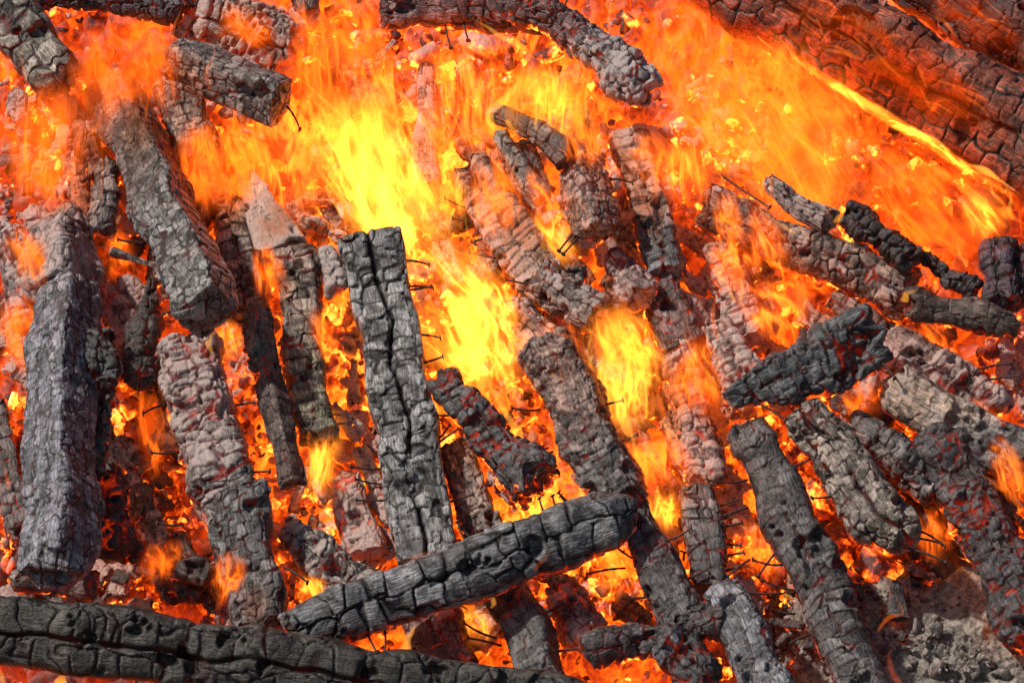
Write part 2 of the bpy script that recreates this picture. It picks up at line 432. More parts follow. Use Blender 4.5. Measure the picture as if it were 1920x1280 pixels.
def frame(p0, p1):
    a = p1 - p0; L = np.linalg.norm(a); a = a / L
    c = CAM - (p0 + p1) / 2; f = c - a * (c @ a); f /= np.linalg.norm(f)
    s = np.cross(f, a)                                   # local x=s, y=f (towards the viewer's side), z=a
    return a, f, s, L
SEED = [100]
def timber(name, cat, label, x0, y0, x1, y1, w0, w1=None, h=.1, h1=None, nails=(), group=None, **kw):
    SEED[0] += 7; seed = kw.pop('seed', SEED[0])
    if w1 is None: w1 = w0
    if h1 is None: h1 = h
    p0, p1 = P(x0, y0, h), P(x1, y1, h1)
    a, f, s, L = frame(p0, p1)
    k = mpp((p0 + p1) / 2) * .94
    M = np.stack([s, f, a], 1)
    ud = M.T @ (-N)
    if kw.get('roll') == 'corner':
        kw['roll'] = rad(45); w0 /= 1.36; w1 /= 1.36
    me = timber_mesh('timber', L, w0 * k, w1 * k, seed=seed, under_dir=ud, **kw)
    mw = Matrix(((s[0], f[0], a[0], p0[0]), (s[1], f[1], a[1], p0[1]), (s[2], f[2], a[2], p0[2]), (0, 0, 0, 1)))
    if not nails:
        me.name = name
        o = bpy.data.objects.new(name, me); o.matrix_world = mw
        link(o, None, label, cat, group)
        return o
    root = bpy.data.objects.new(name, None); root.matrix_world = mw; root.empty_display_size = .1
    link(root, None, label, cat, group)
    o = bpy.data.objects.new('timber', me); link(o, root)
    inv = mw.inverted()
    for i, nl in enumerate(nails):
        nx0, ny0, nx1, ny1 = nl[:4]; bent = nl[4] if len(nl) > 4 else .9
        # stretch the shaft back into the wood a little
        hb = (h + h1) / 2
        ex, ey = nx0 - (nx1 - nx0) * .35, ny0 - (ny1 - ny0) * .35
        q0, q1 = P(ex, ey, hb), P(nx1, ny1, hb + .01)
        aa, ff, ss, LL = frame(q0, q1)
        nm = Matrix(((ss[0], ff[0], aa[0], q0[0]), (ss[1], ff[1], aa[1], q0[1]), (ss[2], ff[2], aa[2], q0[2]), (0, 0, 0, 1)))
        no = bpy.data.objects.new('nail', nail_mesh(LL, seed + i, bent)); link(no, root)
        no.matrix_basis = inv @ nm
    return root

exec_marker = None
GREY = (.12, .12, .125); DARK = (.055, .055, .06); BLUE = (.12, .13, .155); BROWN = (.13, .095, .08); RED = (.10, .05, .045)
PINK = (.22, .17, .165); PALE = (.33, .27, .22); WARM = (.17, .14, .12)
B = lambda *a, **k: timber('charred_beam', 'beam', *a, **k)
G = lambda *a, **k: timber('charred_log', 'log', *a, **k)
K = lambda *a, **k: timber('charcoal_chunk', 'charcoal', *a, **k)

# ---- front and centre
B('upright grey charred beam with a square sawn top, nails in both edges', 702, 452, 800, 1060, 128, 118, h=.24, h1=.20,
  cell=(.062, .050), amp=.009, seam=1, ash=.14, glow=.14, cg=.05, tint=(.21, .21, .215), sq=10, jag=.004, rough=.0025, chip=.5, crackw=.18, grain=1.2, asp=.7,
  nails=[(768, 488, 803, 486), (775, 536, 810, 532), (776, 543, 808, 540), (788, 627, 823, 622), (796, 680, 830, 672), (815, 835, 855, 800), (818, 828, 850, 806),
         (706, 880, 660, 888), (722, 909, 668, 912), (718, 938, 670, 942), (845, 940, 885, 925)])
G('dark grey diagonal log across the front with nails along its top edge', 545, 1180, 1178, 960, 128, 116, h=.36, h1=.33,
  cell=(.085, .075), amp=.013, ash=.05, glow=.30, cg=.0, tint=(.15, .155, .165), sq=3.2, jag=.02, rough=.006, crackw=.19, grain=1.3, bend=-.015, taper=[(0, .62), (.15, .95), (.8, 1.08), (.93, 1), (1, .6)],
  nails=[(1022, 966, 1004, 940), (1044, 958, 1030, 934), (1062, 944, 1046, 925), (1068, 942, 1052, 930), (712, 1076, 694, 1046), (765, 1062, 742, 1020), (690, 1190, 700, 1222), (722, 1180, 735, 1222),
         (895, 1010, 880, 975), (886, 1014, 868, 985), (875, 1018, 848, 988)])
G('long brown-black log along the bottom edge with squared char blocks', -70, 1178, 1110, 1345, 150, 130, h=.44, h1=.40,
  cell=(.095, .085), amp=.011, ash=.0, glow=.16, cg=.15, tint=(.036, .033, .030), sq=5, jag=.02, rough=.005, crackw=.16, seam=1, grain=.8, bend=.02)
B('short dark beam with neat ladder-like cracks below the diagonal log', 945, 1095, 1042, 1310, 92, 88, h=.20, h1=.24, cell=(.16, .036), amp=.008, ash=.02, glow=.4,
  tint=(.09, .09, .095), sq=5, roll=.2, crackw=.14, rough=.004, nails=[(1020, 1150, 1056, 1142), (1048, 1220, 1086, 1216), (915, 1192, 868, 1182), (925, 1205, 880, 1190)])
B('reddish charred stub glowing under the middle of the diagonal log', 790, 1120, 850, 1260, 112, 120, h=.12, cell=(.06, .05), amp=.007, ash=.35, glow=.7, tint=(.16, .09, .08), sq=4,
  nails=[(870, 1150, 912, 1140, 1.2), (872, 1138, 915, 1158, 1.2)])
# ---- left side
B('tall blue-grey beam standing edge-on at the far left with scaly char on both faces', 126, 540, 108, 1070, 152, 158, h=.26, h1=.46, roll='corner',
  cell=(.036, .030), amp=.007, ash=.30, glow=.15, tint=(.16, .165, .20), sq=12, jag=.02, rough=.003, chip=.4, crackw=.20, asp=1.0, taper=[(0, .8), (.06, 1), (.93, 1), (1, .85)])
B('edge-on ash-covered beam end just above the tall blue-grey beam', 122, 385, 118, 545, 150, 185, h=.18, h1=.22, roll='corner', cell=(.04, .032), amp=.009, ash=.65, glow=.3,
  tint=PINK, sq=6, jag=.02, rough=.008, asp=1.0, taper=[(0, .4), (.3, .9), (1, 1)])
B('long leaning beam of pillow-like grey scales ending in a square cracked end face', 212, 165, 392, 582, 102, 110, h=.14, h1=.48, cell=(.046, .034), amp=.009, ash=.14, glow=.25,
  tint=(.10, .09, .085), tint1=(.17, .17, .175), ash1=.32, sq=9, roll=.35, jag=.004, rough=.003, chip=.3, crackw=.26, asp=.95, fade=.55,
  nails=[(258, 455, 222, 455), (335, 580, 305, 582)])
B('brown beam with rows of rounded scales behind the long leaning scaly beam', 335, 165, 398, 405, 100, 92, h=.09, cell=(.055, .034), amp=.008, ash=.1, glow=.3, tint=(.22, .155, .12), sq=5, crackw=.26)
G('grey lichen-coloured log end in the top left corner', -30, -20, 112, 150, 120, 105, h=.25, cell=(.08, .06), amp=.008, ash=.2, glow=.35, tint=(.24, .215, .18), sq=3, rough=.006, jag=.03)
G('black jagged strip of char across the top left edge', 85, 0, 352, 12, 66, 46, h=.22, cell=(.04, .03), amp=.014, ash=.1, glow=.5, tint=(.06, .05, .065), sq=2.5, rough=.016, jag=.03)
B('grey beam end with a split sawn face hanging in the flames near the top left', 322, 112, 528, 192, 84, 96, h=.30, h1=.34, cell=(.05, .032), amp=.007, ash=.35, glow=.35,
  tint=(.19, .17, .16), sq=6, roll=.4, rough=.004, jag=.006, nails=[(540, 200, 574, 226, 1), (372, 140, 400, 156)])
B('stack of pinkish ash blocks behind the grey hanging beam end', 350, 20, 545, 105, 120, 130, h=.14, cell=(.09, .045), amp=.02, ash=.5, glow=.5, tint=(.34, .21, .165), sq=4, rough=.008, lump=.045)
B('pale beige plank stub with a pointed top in the middle left', 462, 318, 525, 470, 40, 100, h=.18, cell=(.07, .05), amp=.004, ash=.75, glow=.1, tint=(.42, .39, .36), sq=5, crackw=.07, asp=.5, rough=.004, jag=.02)
B('short grey block stack between the long leaning beam and the pale plank', 432, 385, 462, 590, 74, 82, h=.12, cell=(.07, .045), amp=.012, ash=.3, glow=.25, tint=(.17, .155, .14), sq=4, lump=.05)
B('narrow dark beam with a brown left face left of the upright grey beam', 478, 585, 548, 905, 82, 62, h=.26, h1=.26, roll='corner', cell=(.05, .040), amp=.009, ash=.08, glow=.4, tint=(.11, .10, .095), sq=6, crackw=.16,
  tint1=(.08, .05, .045), rough=.005)
B('beam with yellow-tinged blocks between the narrow dark beam and the upright grey beam', 548, 480, 592, 820, 92, 82, h=.19, cell=(.065, .048), amp=.012, ash=.25, ash1=.2, glow=.4, tint=(.20, .16, .13), tint1=(.17, .155, .10), sq=4, crackw=.17, rough=.008,
  nails=[(612, 775, 655, 765), (610, 798, 650, 788)])
B('wide pinkish ash-crusted beam left of centre, glowing on its right side', 345, 655, 448, 990, 130, 124, h=.20, cell=(.09, .040), amp=.013, ash=.80, ash1=.5, glow=.6, tint=(.30, .21, .19), tint1=(.15, .14, .14), sq=4, lump=.05, rough=.009,
  nails=[(300, 760, 268, 764), (318, 850, 288, 858), (440, 760, 476, 752), (330, 985, 298, 992), (462, 885, 505, 888)])
B('dark lower beam stub with an ashy knob below the pinkish ash-crusted beam', 448, 930, 492, 1185, 118, 112, h=.27, cell=(.05, .042), amp=.008, ash=.2, glow=.3, tint=(.10, .10, .105), sq=4, rough=.006, nails=[(545, 1068, 580, 1080)])
K('feathered grey ash chunk under the left end of the diagonal log', 535, 985, 690, 1125, 60, 100, h=.18, cell=(.05, .03), amp=.012, ash=.55, glow=.4, tint=(.16, .14, .13), sq=2.5, lump=.05, rough=.01)
# ---- centre to right
B('beam of grey ash slats above the centre of the fire', 880, 320, 1022, 525, 98, 108, h=.18, cell=(.10, .026), amp=.010, ash=.55, glow=.35, tint=(.25, .20, .17), sq=4.5, crackw=.2, rough=.006,  # tint carries some pink of the surrounding flame light
  nails=[(905, 350, 872, 348), (930, 440, 890, 446), (1000, 430, 1032, 424), (960, 488, 882, 492), (985, 518, 960, 560), (882, 392, 836, 392), (890, 416, 850, 418)])
B('edge-on brown-grey beam with a toothed right edge in the upper centre', 1062, 225, 1118, 440, 96, 118, h=.28, roll='corner', cell=(.055, .026), amp=.010, ash=.4, glow=.45, tint=(.25, .165, .135), sq=9, chip=.4, crackw=.25, rough=.006,  # pink cast of the firelight is mixed into this tint
  nails=[(1080, 430, 1048, 470, .6), (1090, 438, 1058, 476, .6), (1150, 335, 1183, 330)])
K('grey stick leaning left of the edge-on brown-grey beam', 935, 262, 1012, 375, 36, 50, h=.30, cell=(.05, .04), amp=.006, ash=.4, glow=.3, tint=(.2, .18, .15), sq=3)
K('curved black-grey piece over a glowing hollow, top of the upper centre pile', 935, 222, 1065, 292, 36, 66, h=.33, cell=(.05, .04), amp=.008, ash=.25, glow=.6, tint=(.13, .10, .09), sq=2.5, bend=.02, nails=[(1005, 265, 955, 285)])
K('red glowing stick inside the upper centre pile', 985, 275, 1030, 360, 34, 40, h=.26, cell=(.04, .03), amp=.007, ash=.2, glow=.9, tint=(.10, .06, .06), sq=2.5)
B('grey beam with ash plates right of the edge-on brown-grey beam', 1186, 262, 1252, 515, 78, 76, h=.18, cell=(.075, .034), amp=.011, ash=.5, ash1=.2, glow=.5, tint=(.27, .18, .145), tint1=(.12, .125, .14), sq=4, rough=.008, crackw=.18)  # upper tint includes the warm cast of the flames
B('dark red smouldering beam below the grey plated beam', 1225, 515, 1292, 655, 90, 100, h=.14, cell=(.045, .04), amp=.010, ash=.15, glow=.8, tint=(.09, .055, .055), sq=4, rough=.008)
B('pink and black flaking column right of centre beside the flames', 1268, 640, 1330, 905, 70, 78, h=.14, cell=(.06, .035), amp=.013, ash=.7, glow=.9, tint=(.28, .16, .13), sq=3, lump=.04, rough=.01)
B('black blocky beam right of the centre flame, running down to the diagonal log', 1032, 655, 1158, 945, 112, 112, h=.26, h1=.26, cell=(.055, .034), amp=.012, ash=.2, ash1=.08, glow=.55, tint=(.22, .14, .115), tint1=(.10, .09, .092), sq=5, roll=.15, rough=.009, crackw=.18, lump=.035,
  nails=[(1160, 830, 1196, 822), (1130, 760, 1166, 748), (1000, 770, 962, 776), (1025, 850, 990, 860), (1020, 842, 995, 850)])
B('pinkish burning beam just above the black blocky beam', 955, 580, 1048, 690, 84, 108, h=.15, cell=(.055, .045), amp=.009, ash=.55, glow=.65, tint=(.25, .17, .14), sq=4, rough=.006)
B('black beam running from the right end of the diagonal log down to the right', 1172, 935, 1285, 1175, 74, 104, h=.24, cell=(.05, .040), amp=.010, ash=.04, glow=.4, tint=(.075, .07, .075), sq=4, rough=.007, crackw=.18,
  nails=[(1210, 1120, 1168, 1128), (1290, 1085, 1325, 1070), (1262, 1010, 1298, 1004), (1155, 1065, 1102, 1066), (1150, 1020, 1180, 1060)])
K('black splintered chunk right of the upright grey beam with red glowing cracks', 868, 752, 1000, 905, 62, 118, h=.28, cell=(.05, .045), amp=.014, ash=.15, glow=.8, tint=(.08, .075, .08), sq=3, rough=.012, lump=.06, jag=.03, nails=[(850, 778, 818, 790)])
K('small black crust hugging the right edge of the upright grey beam', 828, 716, 868, 775, 58, 50, h=.27, cell=(.04, .03), amp=.009, ash=.2, glow=.5, tint=(.09, .085, .085), sq=3, rough=.009)
B('brown-grey beam stub right of the foot of the upright grey beam', 850, 838, 915, 1010, 70, 92, h=.14, cell=(.035, .035), amp=.010, ash=.25, glow=.5, tint=(.16, .13, .11), sq=4, rough=.007, nails=[(868, 978, 905, 1000)])
K('pink ember lump below the black splintered chunk', 935, 880, 985, 930, 80, 70, h=.18, cell=(.04, .04), amp=.010, ash=.55, glow=.9, tint=(.22, .13, .12), sq=2.5, lump=.05)
K('rounded grey-pink log end with nails sticking out left in mid fire', 1010, 520, 1120, 590, 90, 100, h=.22, cell=(.045, .035), amp=.009, ash=.5, glow=.45, tint=(.2, .16, .14), sq=2.6, rough=.007,
  nails=[(1030, 545, 970, 556), (1028, 548, 972, 549), (1118, 580, 1146, 580), (1018, 535, 950, 540)])
K('red and white ash lump right of the rounded log end', 1148, 480, 1208, 552, 62, 74, h=.19, cell=(.04, .03), amp=.008, ash=.55, glow=.7, tint=(.2, .12, .11), sq=2.5, lump=.04)
K('black nail-pierced crust above the rounded log end', 1022, 512, 1098, 510, 62, 50, h=.20, cell=(.045, .03), amp=.012, ash=.4, glow=.4, tint=(.08, .08, .085), sq=2.5, lump=.05)
K('pinkish ash boulder under the right part of the diagonal log', 1048, 1105, 1108, 1190, 84, 92, h=.14, cell=(.045, .04), amp=.010, ash=.55, glow=.65, tint=(.22, .14, .13), sq=2.4, lump=.06)
G('dark red log stub at the bottom right of centre', 1110, 1225, 1345, 1165, 70, 100, h=.26, cell=(.05, .05), amp=.010, ash=.08, glow=.6, tint=(.07, .055, .06), sq=2.5, rough=.012)
K('black charcoal boulder at the bottom between two beams', 1250, 1205, 1330, 1270, 100, 110, h=.26, cell=(.06, .05), amp=.012, ash=.1, glow=.7, tint=(.06, .06, .07), sq=2.4, lump=.06)
B('dark upright stub among glowing coals left of the long right-hand beam', 1312, 925, 1332, 1110, 76, 68, h=.18, cell=(.05, .04), amp=.009, ash=.35, ash1=.1, glow=.5, tint=(.15, .12, .12), tint1=(.06, .06, .065), sq=4, rough=.007,
  nails=[(1348, 1075, 1384, 1062), (1346, 950, 1382, 936), (1345, 1020, 1388, 1018, .5), (1350, 1045, 1392, 1030, .5), (1342, 980, 1400, 955, .4), (1346, 990, 1390, 978, .4)])
B('blue-grey beam at the bottom running down from the dark upright stub', 1352, 1105, 1455, 1310, 78, 108, h=.26, cell=(.05, .04), amp=.007, ash=.2, glow=.35, tint=(.14, .145, .165), sq=4, rough=.007, crackw=.16)
B('long rounded dark beam in the lower right with fine ladder cracks', 1408, 800, 1632, 1310, 98, 108, h=.22, h1=.20, cell=(.12, .034), amp=.009, ash=.10, glow=.35, tint=(.085, .08, .085), sq=2.8, crackw=.20, rough=.006,
  taper=[(0, .8), (.06, 1), (1, 1)], nails=[(1390, 955, 1352, 968), (1478, 1150, 1440, 1148), (1512, 1190, 1470, 1196), (1500, 870, 1532, 862), (1395, 1055, 1362, 1075, .3), (1450, 1040, 1420, 1078, .3), (1456, 1060, 1415, 1066), (1490, 1108, 1430, 1110), (1480, 1112, 1408, 1120), (1385, 905, 1335, 922)])
G('brownish log with a rounded end and one long black split', 1505, 770, 1690, 1015, 118, 112, h=.26, cell=(.055, .038), amp=.011, ash=.30, glow=.35, tint=(.21, .175, .15), sq=2.6, crackw=.18, rough=.009, seam=1,
  jag=.01, taper=[(0, .85), (.3, 1), (.85, 1.05), (1, .7)], nails=[(1560, 930, 1530, 946), (1640, 860, 1668, 846), (1728, 995, 1775, 1004), (1722, 1008, 1765, 1012), (1722, 1032, 1776, 1044)])
K('splintered black slab fanning out to the right in the middle right', 1372, 752, 1632, 632, 60, 138, h=.30, cell=(.055, .05), amp=.012, ash=.12, glow=.55, tint=(.09, .095, .105), sq=4, rough=.008, jag=.035, asp=.5, crackw=.19, lump=.035,
  taper=[(0, .7), (.35, 1.3), (.5, 1.0), (.7, 1.2), (.85, 1.0), (1, .9)], nails=[(1655, 680, 1682, 702), (1440, 765, 1475, 782)])
G('long brown-grey log lying across the upper right under the flames', 1318, 395, 1700, 545, 84, 108, h=.17, cell=(.07, .055), amp=.010, ash=.36, glow=.6, tint=(.24, .15, .115), sq=2.6, crackw=.14, rough=.010, lump=.04)
G('dark brown rounded log end at the right, next to the long brown-grey log', 1698, 568, 1895, 605, 76, 62, h=.24, cell=(.06, .06), amp=.008, ash=.1, glow=.45, tint=(.085, .06, .052), sq=2.4, crackw=.12, rough=.009, taper=[(0, .85), (.1, 1), (.8, 1), (1, .6)])
K('grey split wood wedge with parallel grooves under the upper right flames', 1432, 345, 1552, 415, 46, 58, h=.24, cell=(.02, .10), amp=.008, ash=.45, glow=.4, tint=(.19, .16, .15), sq=4, rough=.007)
K('grey-pink curled crust left of the grooved wedge', 1326, 350, 1400, 405, 48, 48, h=.20, cell=(.05, .04), amp=.010, ash=.5, glow=.45, tint=(.17, .13, .13), sq=2.5, lump=.04, nails=[(1375, 345, 1440, 392, .2)])
K('jet black twisted char above the long brown-grey log', 1592, 405, 1712, 492, 44, 50, h=.26, cell=(.045, .04), amp=.014, ash=.02, glow=.25, tint=(.035, .028, .032), sq=2.4, rough=.014, lump=.05)
K('string of small black coals on the flame edge at the right', 1715, 482, 1832, 545, 36, 50, h=.22, cell=(.05, .04), amp=.014, ash=.05, glow=.3, tint=(.045, .035, .038), sq=2.4, rough=.012, lump=.04)
K('purple-black coal standing up against the flames at the right edge', 1868, 470, 1868, 570, 66, 78, h=.22, cell=(.05, .05), amp=.012, ash=.08, glow=.35, tint=(.06, .035, .05), sq=2.4, rough=.012, lump=.05)
K('dark coal cut by the right edge of the picture', 1918, 480, 1922, 560, 50, 70, h=.20, cell=(.05, .05), amp=.012, ash=.08, glow=.35, tint=(.055, .035, .04), sq=2.4, rough=.012, lump=.05)
B('pinkish grey ribbed beam at the right edge above the pale blocky one', 1668, 640, 1868, 770, 88, 100, h=.15, cell=(.07, .024), amp=.010, ash=.5, glow=.6, tint=(.28, .17, .145), sq=3, crackw=.24, rough=.008,
  nails=[(1880, 682, 1832, 680), (1850, 712, 1910, 706)])
B('pale brown blocky beam at the right edge with thin dark cracks', 1678, 725, 1925, 870, 98, 118, h=.20, cell=(.055, .045), amp=.006, ash=.4, ash1=.2, glow=.4, tint=(.38, .27, .20), tint1=(.13, .12, .12), sq=4, crackw=.09, rough=.005)
B('dark burnt beam at the lower right edge with a red glowing flank', 1752, 830, 1945, 1190, 108, 120, h=.18, cell=(.06, .045), amp=.012, ash=.02, glow=.65, tint=(.06, .052, .058), sq=3, rough=.014, lump=.06)
K('dark grey cinder crust left of the dark burnt right-edge beam', 1600, 800, 1760, 905, 70, 90, h=.17, cell=(.05, .04), amp=.012, ash=.3, glow=.4, tint=(.12, .11, .11), sq=2.5, lump=.06, rough=.014)
B('half-buried pinkish board sloping between the ash-slat beam and the black blocky beam', 905, 545, 968, 690, 50, 62, h=.10, cell=(.05, .035), amp=.007, ash=.6, glow=.9, tint=(.32, .19, .15), sq=6)
B('narrow pinkish board right of the black blocky beam near its top', 1105, 600, 1185, 760, 54, 60, h=.10, cell=(.055, .035), amp=.008, ash=.65, glow=.8, tint=(.34, .21, .17), sq=6)
B('stub of pink blocky board right of the foot of the black blocky beam', 1168, 800, 1240, 930, 72, 86, h=.14, cell=(.05, .045), amp=.008, ash=.6, glow=.8, tint=(.34, .20, .16), sq=5)
B('pinkish cinder board between the flaking column and the curled crust', 1345, 470, 1408, 640, 66, 74, h=.12, cell=(.05, .04), amp=.012, ash=.7, glow=.7, tint=(.32, .21, .18), sq=4, lump=.035)
K('light pink crumbling mass left of the tip of the splintered slab', 1350, 610, 1400, 735, 66, 84, h=.18, cell=(.05, .04), amp=.012, ash=.75, glow=.6, tint=(.34, .24, .20), sq=3, lump=.05)
B('thin burnt lath lying in the left rubble beside the scaly leaning beam', 215, 470, 318, 512, 18, 22, h=.16, cell=(.06, .04), amp=.004, ash=.4, glow=.4, tint=(.18, .14, .13), sq=5)
B('pale ash lath behind the bright yellow flame', 565, 420, 665, 450, 30, 26, h=.14, cell=(.05, .05), amp=.004, ash=.85, glow=.3, tint=(.45, .34, .28), sq=5)
K('white flaky knot at the top left corner of the upright grey beam', 612, 470, 632, 540, 38, 46, h=.22, cell=(.035, .03), amp=.008, ash=.85, glow=.4, tint=(.35, .30, .29), sq=3, lump=.025)
B('glowing pink board behind the foot of the upright grey beam on its left', 640, 900, 690, 1050, 70, 84, h=.10, cell=(.05, .045), amp=.008, ash=.7, glow=.9, tint=(.36, .22, .18), sq=5)
B('dark board stub glowing red at the left edge below the flaky beam', -10, 760, 40, 1010, 56, 60, h=.10, cell=(.05, .045), amp=.009, ash=.25, glow=.8, tint=(.13, .10, .10), sq=5)
K('ashy cinder slab filling the gap right of the scaly beam foot', 195, 545, 260, 660, 56, 66, h=.10, cell=(.05, .04), amp=.010, ash=.65, glow=.6, tint=(.24, .19, .175), sq=4, lump=.035)
B('brown board end glowing under the dark rounded log end', 1560, 560, 1690, 640, 54, 50, h=.10, cell=(.05, .045), amp=.009, ash=.2, glow=1.0, tint=(.16, .09, .07), sq=4)
# ---- top
G('dark red log along the top edge with nails hanging down', 722, 12, 1030, 22, 98, 86, h=.26, cell=(.05, .045), amp=.008, ash=.15, glow=.8, tint=(.15, .08, .08), sq=2.6, rough=.006,
  nails=[(833, 40, 834, 90), (868, 30, 863, 75), (925, 10, 912, 57), (970, 10, 961, 50), (1016, 0, 1009, 28), (1065, -10, 1060, 12)])
G('ashy log from the top centre ending in a knobbly grey end', 985, 2, 1218, 172, 86, 88, h=.33, h1=.38, cell=(.05, .038), amp=.011, ash=.1, ash1=.6, glow=.8, glow1=.5, tint=(.13, .065, .07), tint1=(.22, .19, .20), sq=2.4, rough=.009, lump=.05,
  taper=[(0, 1), (.55, .85), (.8, 1.1), (1, .75)])
B('narrow upright pinkish block column below the nail-studded top log', 798, 125, 796, 355, 30, 50, h=.14, cell=(.06, .05), amp=.006, ash=.6, glow=.6, tint=(.26, .19, .17), sq=5, crackw=.12)
K('thin upright ash splinter right of the pinkish block column', 822, 160, 828, 275, 20, 24, h=.13, cell=(.04, .04), amp=.006, ash=.6, glow=.5, tint=(.2, .14, .13), sq=3)
K('pink-grey coal pair under the nail-studded top log', 870, 130, 935, 215, 46, 42, h=.14, cell=(.05, .04), amp=.010, ash=.45, glow=.6, tint=(.18, .12, .12), sq=2.5, lump=.05)
G('huge red-brown log crossing the top right corner with one long split', 1325, -72, 2005, 308, 196, 204, h=.25, cell=(.085, .075), amp=.012, ash=.0, glow=.45, tint=(.22, .05, .026), sq=3.2, crackw=.17, seam=1, rough=.007, grain=.5, cg=.1)
G('dark red-black log in the extreme top right corner', 1690, -60, 1990, 110, 150, 160, h=.20, cell=(.08, .07), amp=.012, ash=.02, glow=.35, tint=(.12, .035, .025), sq=3, crackw=.15, rough=.008)
# ---- left rubble of size
K('tall brown cinder left of the long leaning scaly beam', 155, 235, 168, 345, 44, 52, h=.15, cell=(.05, .05), amp=.010, ash=.35, glow=.45, tint=(.14, .10, .09), sq=2.5, lump=.05)
K('grey pitted cinder standing left of the middle of the long leaning scaly beam', 195, 320, 190, 430, 46, 52, h=.17, cell=(.05, .05), amp=.010, ash=.45, glow=.25, tint=(.15, .14, .14), sq=2.5, lump=.05)
K('black crumbling char mass filling the right face of the tall blue-grey beam', 190, 620, 165, 900, 80, 100, h=.28, cell=(.05, .045), amp=.014, ash=.10, glow=.15, tint=(.075, .08, .085), sq=2.8, lump=.07, rough=.014)
K('dark red ember mass between the tall blue-grey beam and the pinkish beam', 188, 900, 228, 1035, 90, 80, h=.22, cell=(.05, .045), amp=.014, ash=.03, glow=.7, tint=(.05, .03, .03), sq=2.5, lump=.06, rough=.014)
K('dark ragged column between the tall blue-grey beam and the long leaning beam', 285, 520, 262, 720, 42, 70, h=.20, cell=(.04, .04), amp=.012, ash=.05, glow=.45, tint=(.06, .045, .045), sq=2.5, lump=.05, rough=.012)
K('reddish scaly chunk at the foot of the tall blue-grey beam', 40, 1075, 175, 1095, 60, 66, h=.22, cell=(.05, .04), amp=.008, ash=.1, glow=.5, tint=(.11, .06, .055), sq=3)
B('ash-grey flaky beam cut by the left edge', 20, 430, 60, 610, 60, 80, h=.12, cell=(.05, .04), amp=.010, ash=.6, glow=.35, tint=(.17, .14, .14), sq=3, lump=.05)
K('flat dark stone-like coal on the pinkish ash-crusted beam', 432, 935, 505, 925, 34, 40, h=.32, cell=(.09, .09), amp=.003, ash=.05, glow=.2, tint=(.075, .06, .055), sq=2.6, asp=.5)
K('dark brown smooth coal in the embers above the bottom log', 345, 1055, 392, 1085, 62, 58, h=.16, cell=(.09, .09), amp=.004, ash=.05, glow=.5, tint=(.06, .04, .04), sq=2.5)

# ------------------------------------------------------------------ loose coals between the timber
def in_any(x, y): return False
KINDS = {
    'pink': ((.34, .20, .165), .70, .8, 'pinkish ash-covered'), 'grey': ((.13, .125, .125), .45, .3, 'grey ashy'),
    'dark': ((.055, .045, .045), .08, .45, 'dark'), 'pale': ((.33, .27, .24), .8, .5, 'pale ash-white')}
SHAPES = [('round', 1, .055, .8, 2.4, .85), ('blocky', .8, .07, .95, 5, .75), ('slab-like', 1.3, .07, .8, 5, .5), ('knobbly', .8, .06, .7, 2.6, .9), ('stick-like', 2.0, .036, .7, 4, .8), ('wedge-shaped', 1.3, .07, .35, 4, .7)]
ANCH = [('tall blue-grey beam', 120, 800), ('ash-covered beam end', 120, 470), ('scaly leaning beam', 300, 380), ('scaly beam foot', 370, 600), ('brown scaled beam', 370, 290),
    ('grey log end in the corner', 60, 80), ('black char strip', 220, 20), ('hanging beam end', 430, 160), ('pinkish block stack', 450, 50), ('pale plank', 500, 400), ('grey block stack', 450, 490),
    ('narrow dark beam', 515, 740), ('yellow-tinged beam', 575, 650), ('pinkish crusted beam', 395, 820), ('dark stub with the ashy knob', 470, 1060), ('feathered ash chunk', 610, 1060),
    ('upright beam top', 705, 480), ('upright beam middle', 750, 760), ('upright beam foot', 800, 1020), ('diagonal log', 860, 1080), ('left end of the diagonal log', 620, 1150), ('right end of the diagonal log', 1160, 980),
    ('bottom log', 250, 1200), ('ladder-cracked beam', 990, 1190), ('reddish stub', 820, 1190), ('ash-slat beam', 950, 420), ('toothed ridge beam', 1090, 340), ('glowing hollow', 1000, 260), ('grey plated beam', 1220, 390),
    ('dark red beam', 1260, 590), ('flaking column', 1300, 770), ('black blocky beam', 1100, 800), ('pinkish burning beam', 1000, 630), ('black beam below the diagonal log', 1230, 1060), ('splintered chunk', 930, 830),
    ('rounded log end', 1065, 555), ('red ash lump', 1180, 520), ('ash boulder', 1080, 1150), ('charcoal boulder', 1290, 1240), ('dark upright stub', 1320, 1020), ('blue-grey bottom beam', 1410, 1210),
    ('long rounded beam', 1520, 1050), ('top of the long rounded beam', 1410, 830), ('split brownish log', 1600, 900), ('splintered slab', 1510, 690), ('long brown-grey log', 1500, 470), ('dark rounded log end', 1800, 590),
    ('grooved wedge', 1490, 380), ('curled crust', 1360, 380), ('ribbed beam', 1770, 705), ('blocky pale beam', 1800, 800), ('burnt right-edge beam', 1850, 1000), ('cinder crust', 1680, 850), ('block column', 797, 240), ('coal pair', 900, 170), ('ash heap', 1760, 1200)]
USED = set()
def coal_label(kd, shape, size, x, y, noun):
    best = sorted(ANCH, key=lambda a: (a[1] - x) ** 2 + (a[2] - y) ** 2)[:5]
    for st in range(2):
        for nm, ax, ay in best:
            dx, dy = x - ax, y - ay
            rel = ('right of' if dx > 0 else 'left of') if abs(dx) > abs(dy) else ('below' if dy > 0 else 'above')
            if st: rel = ('lower ' if dy > 0 else 'upper ') + ('right of' if dx > 0 else 'left of')
            lab = '%s %s %s %s %s the %s' % (size, shape, KINDS[kd][3], noun, rel, nm)
            if lab not in USED: USED.add(lab); return lab
    return lab
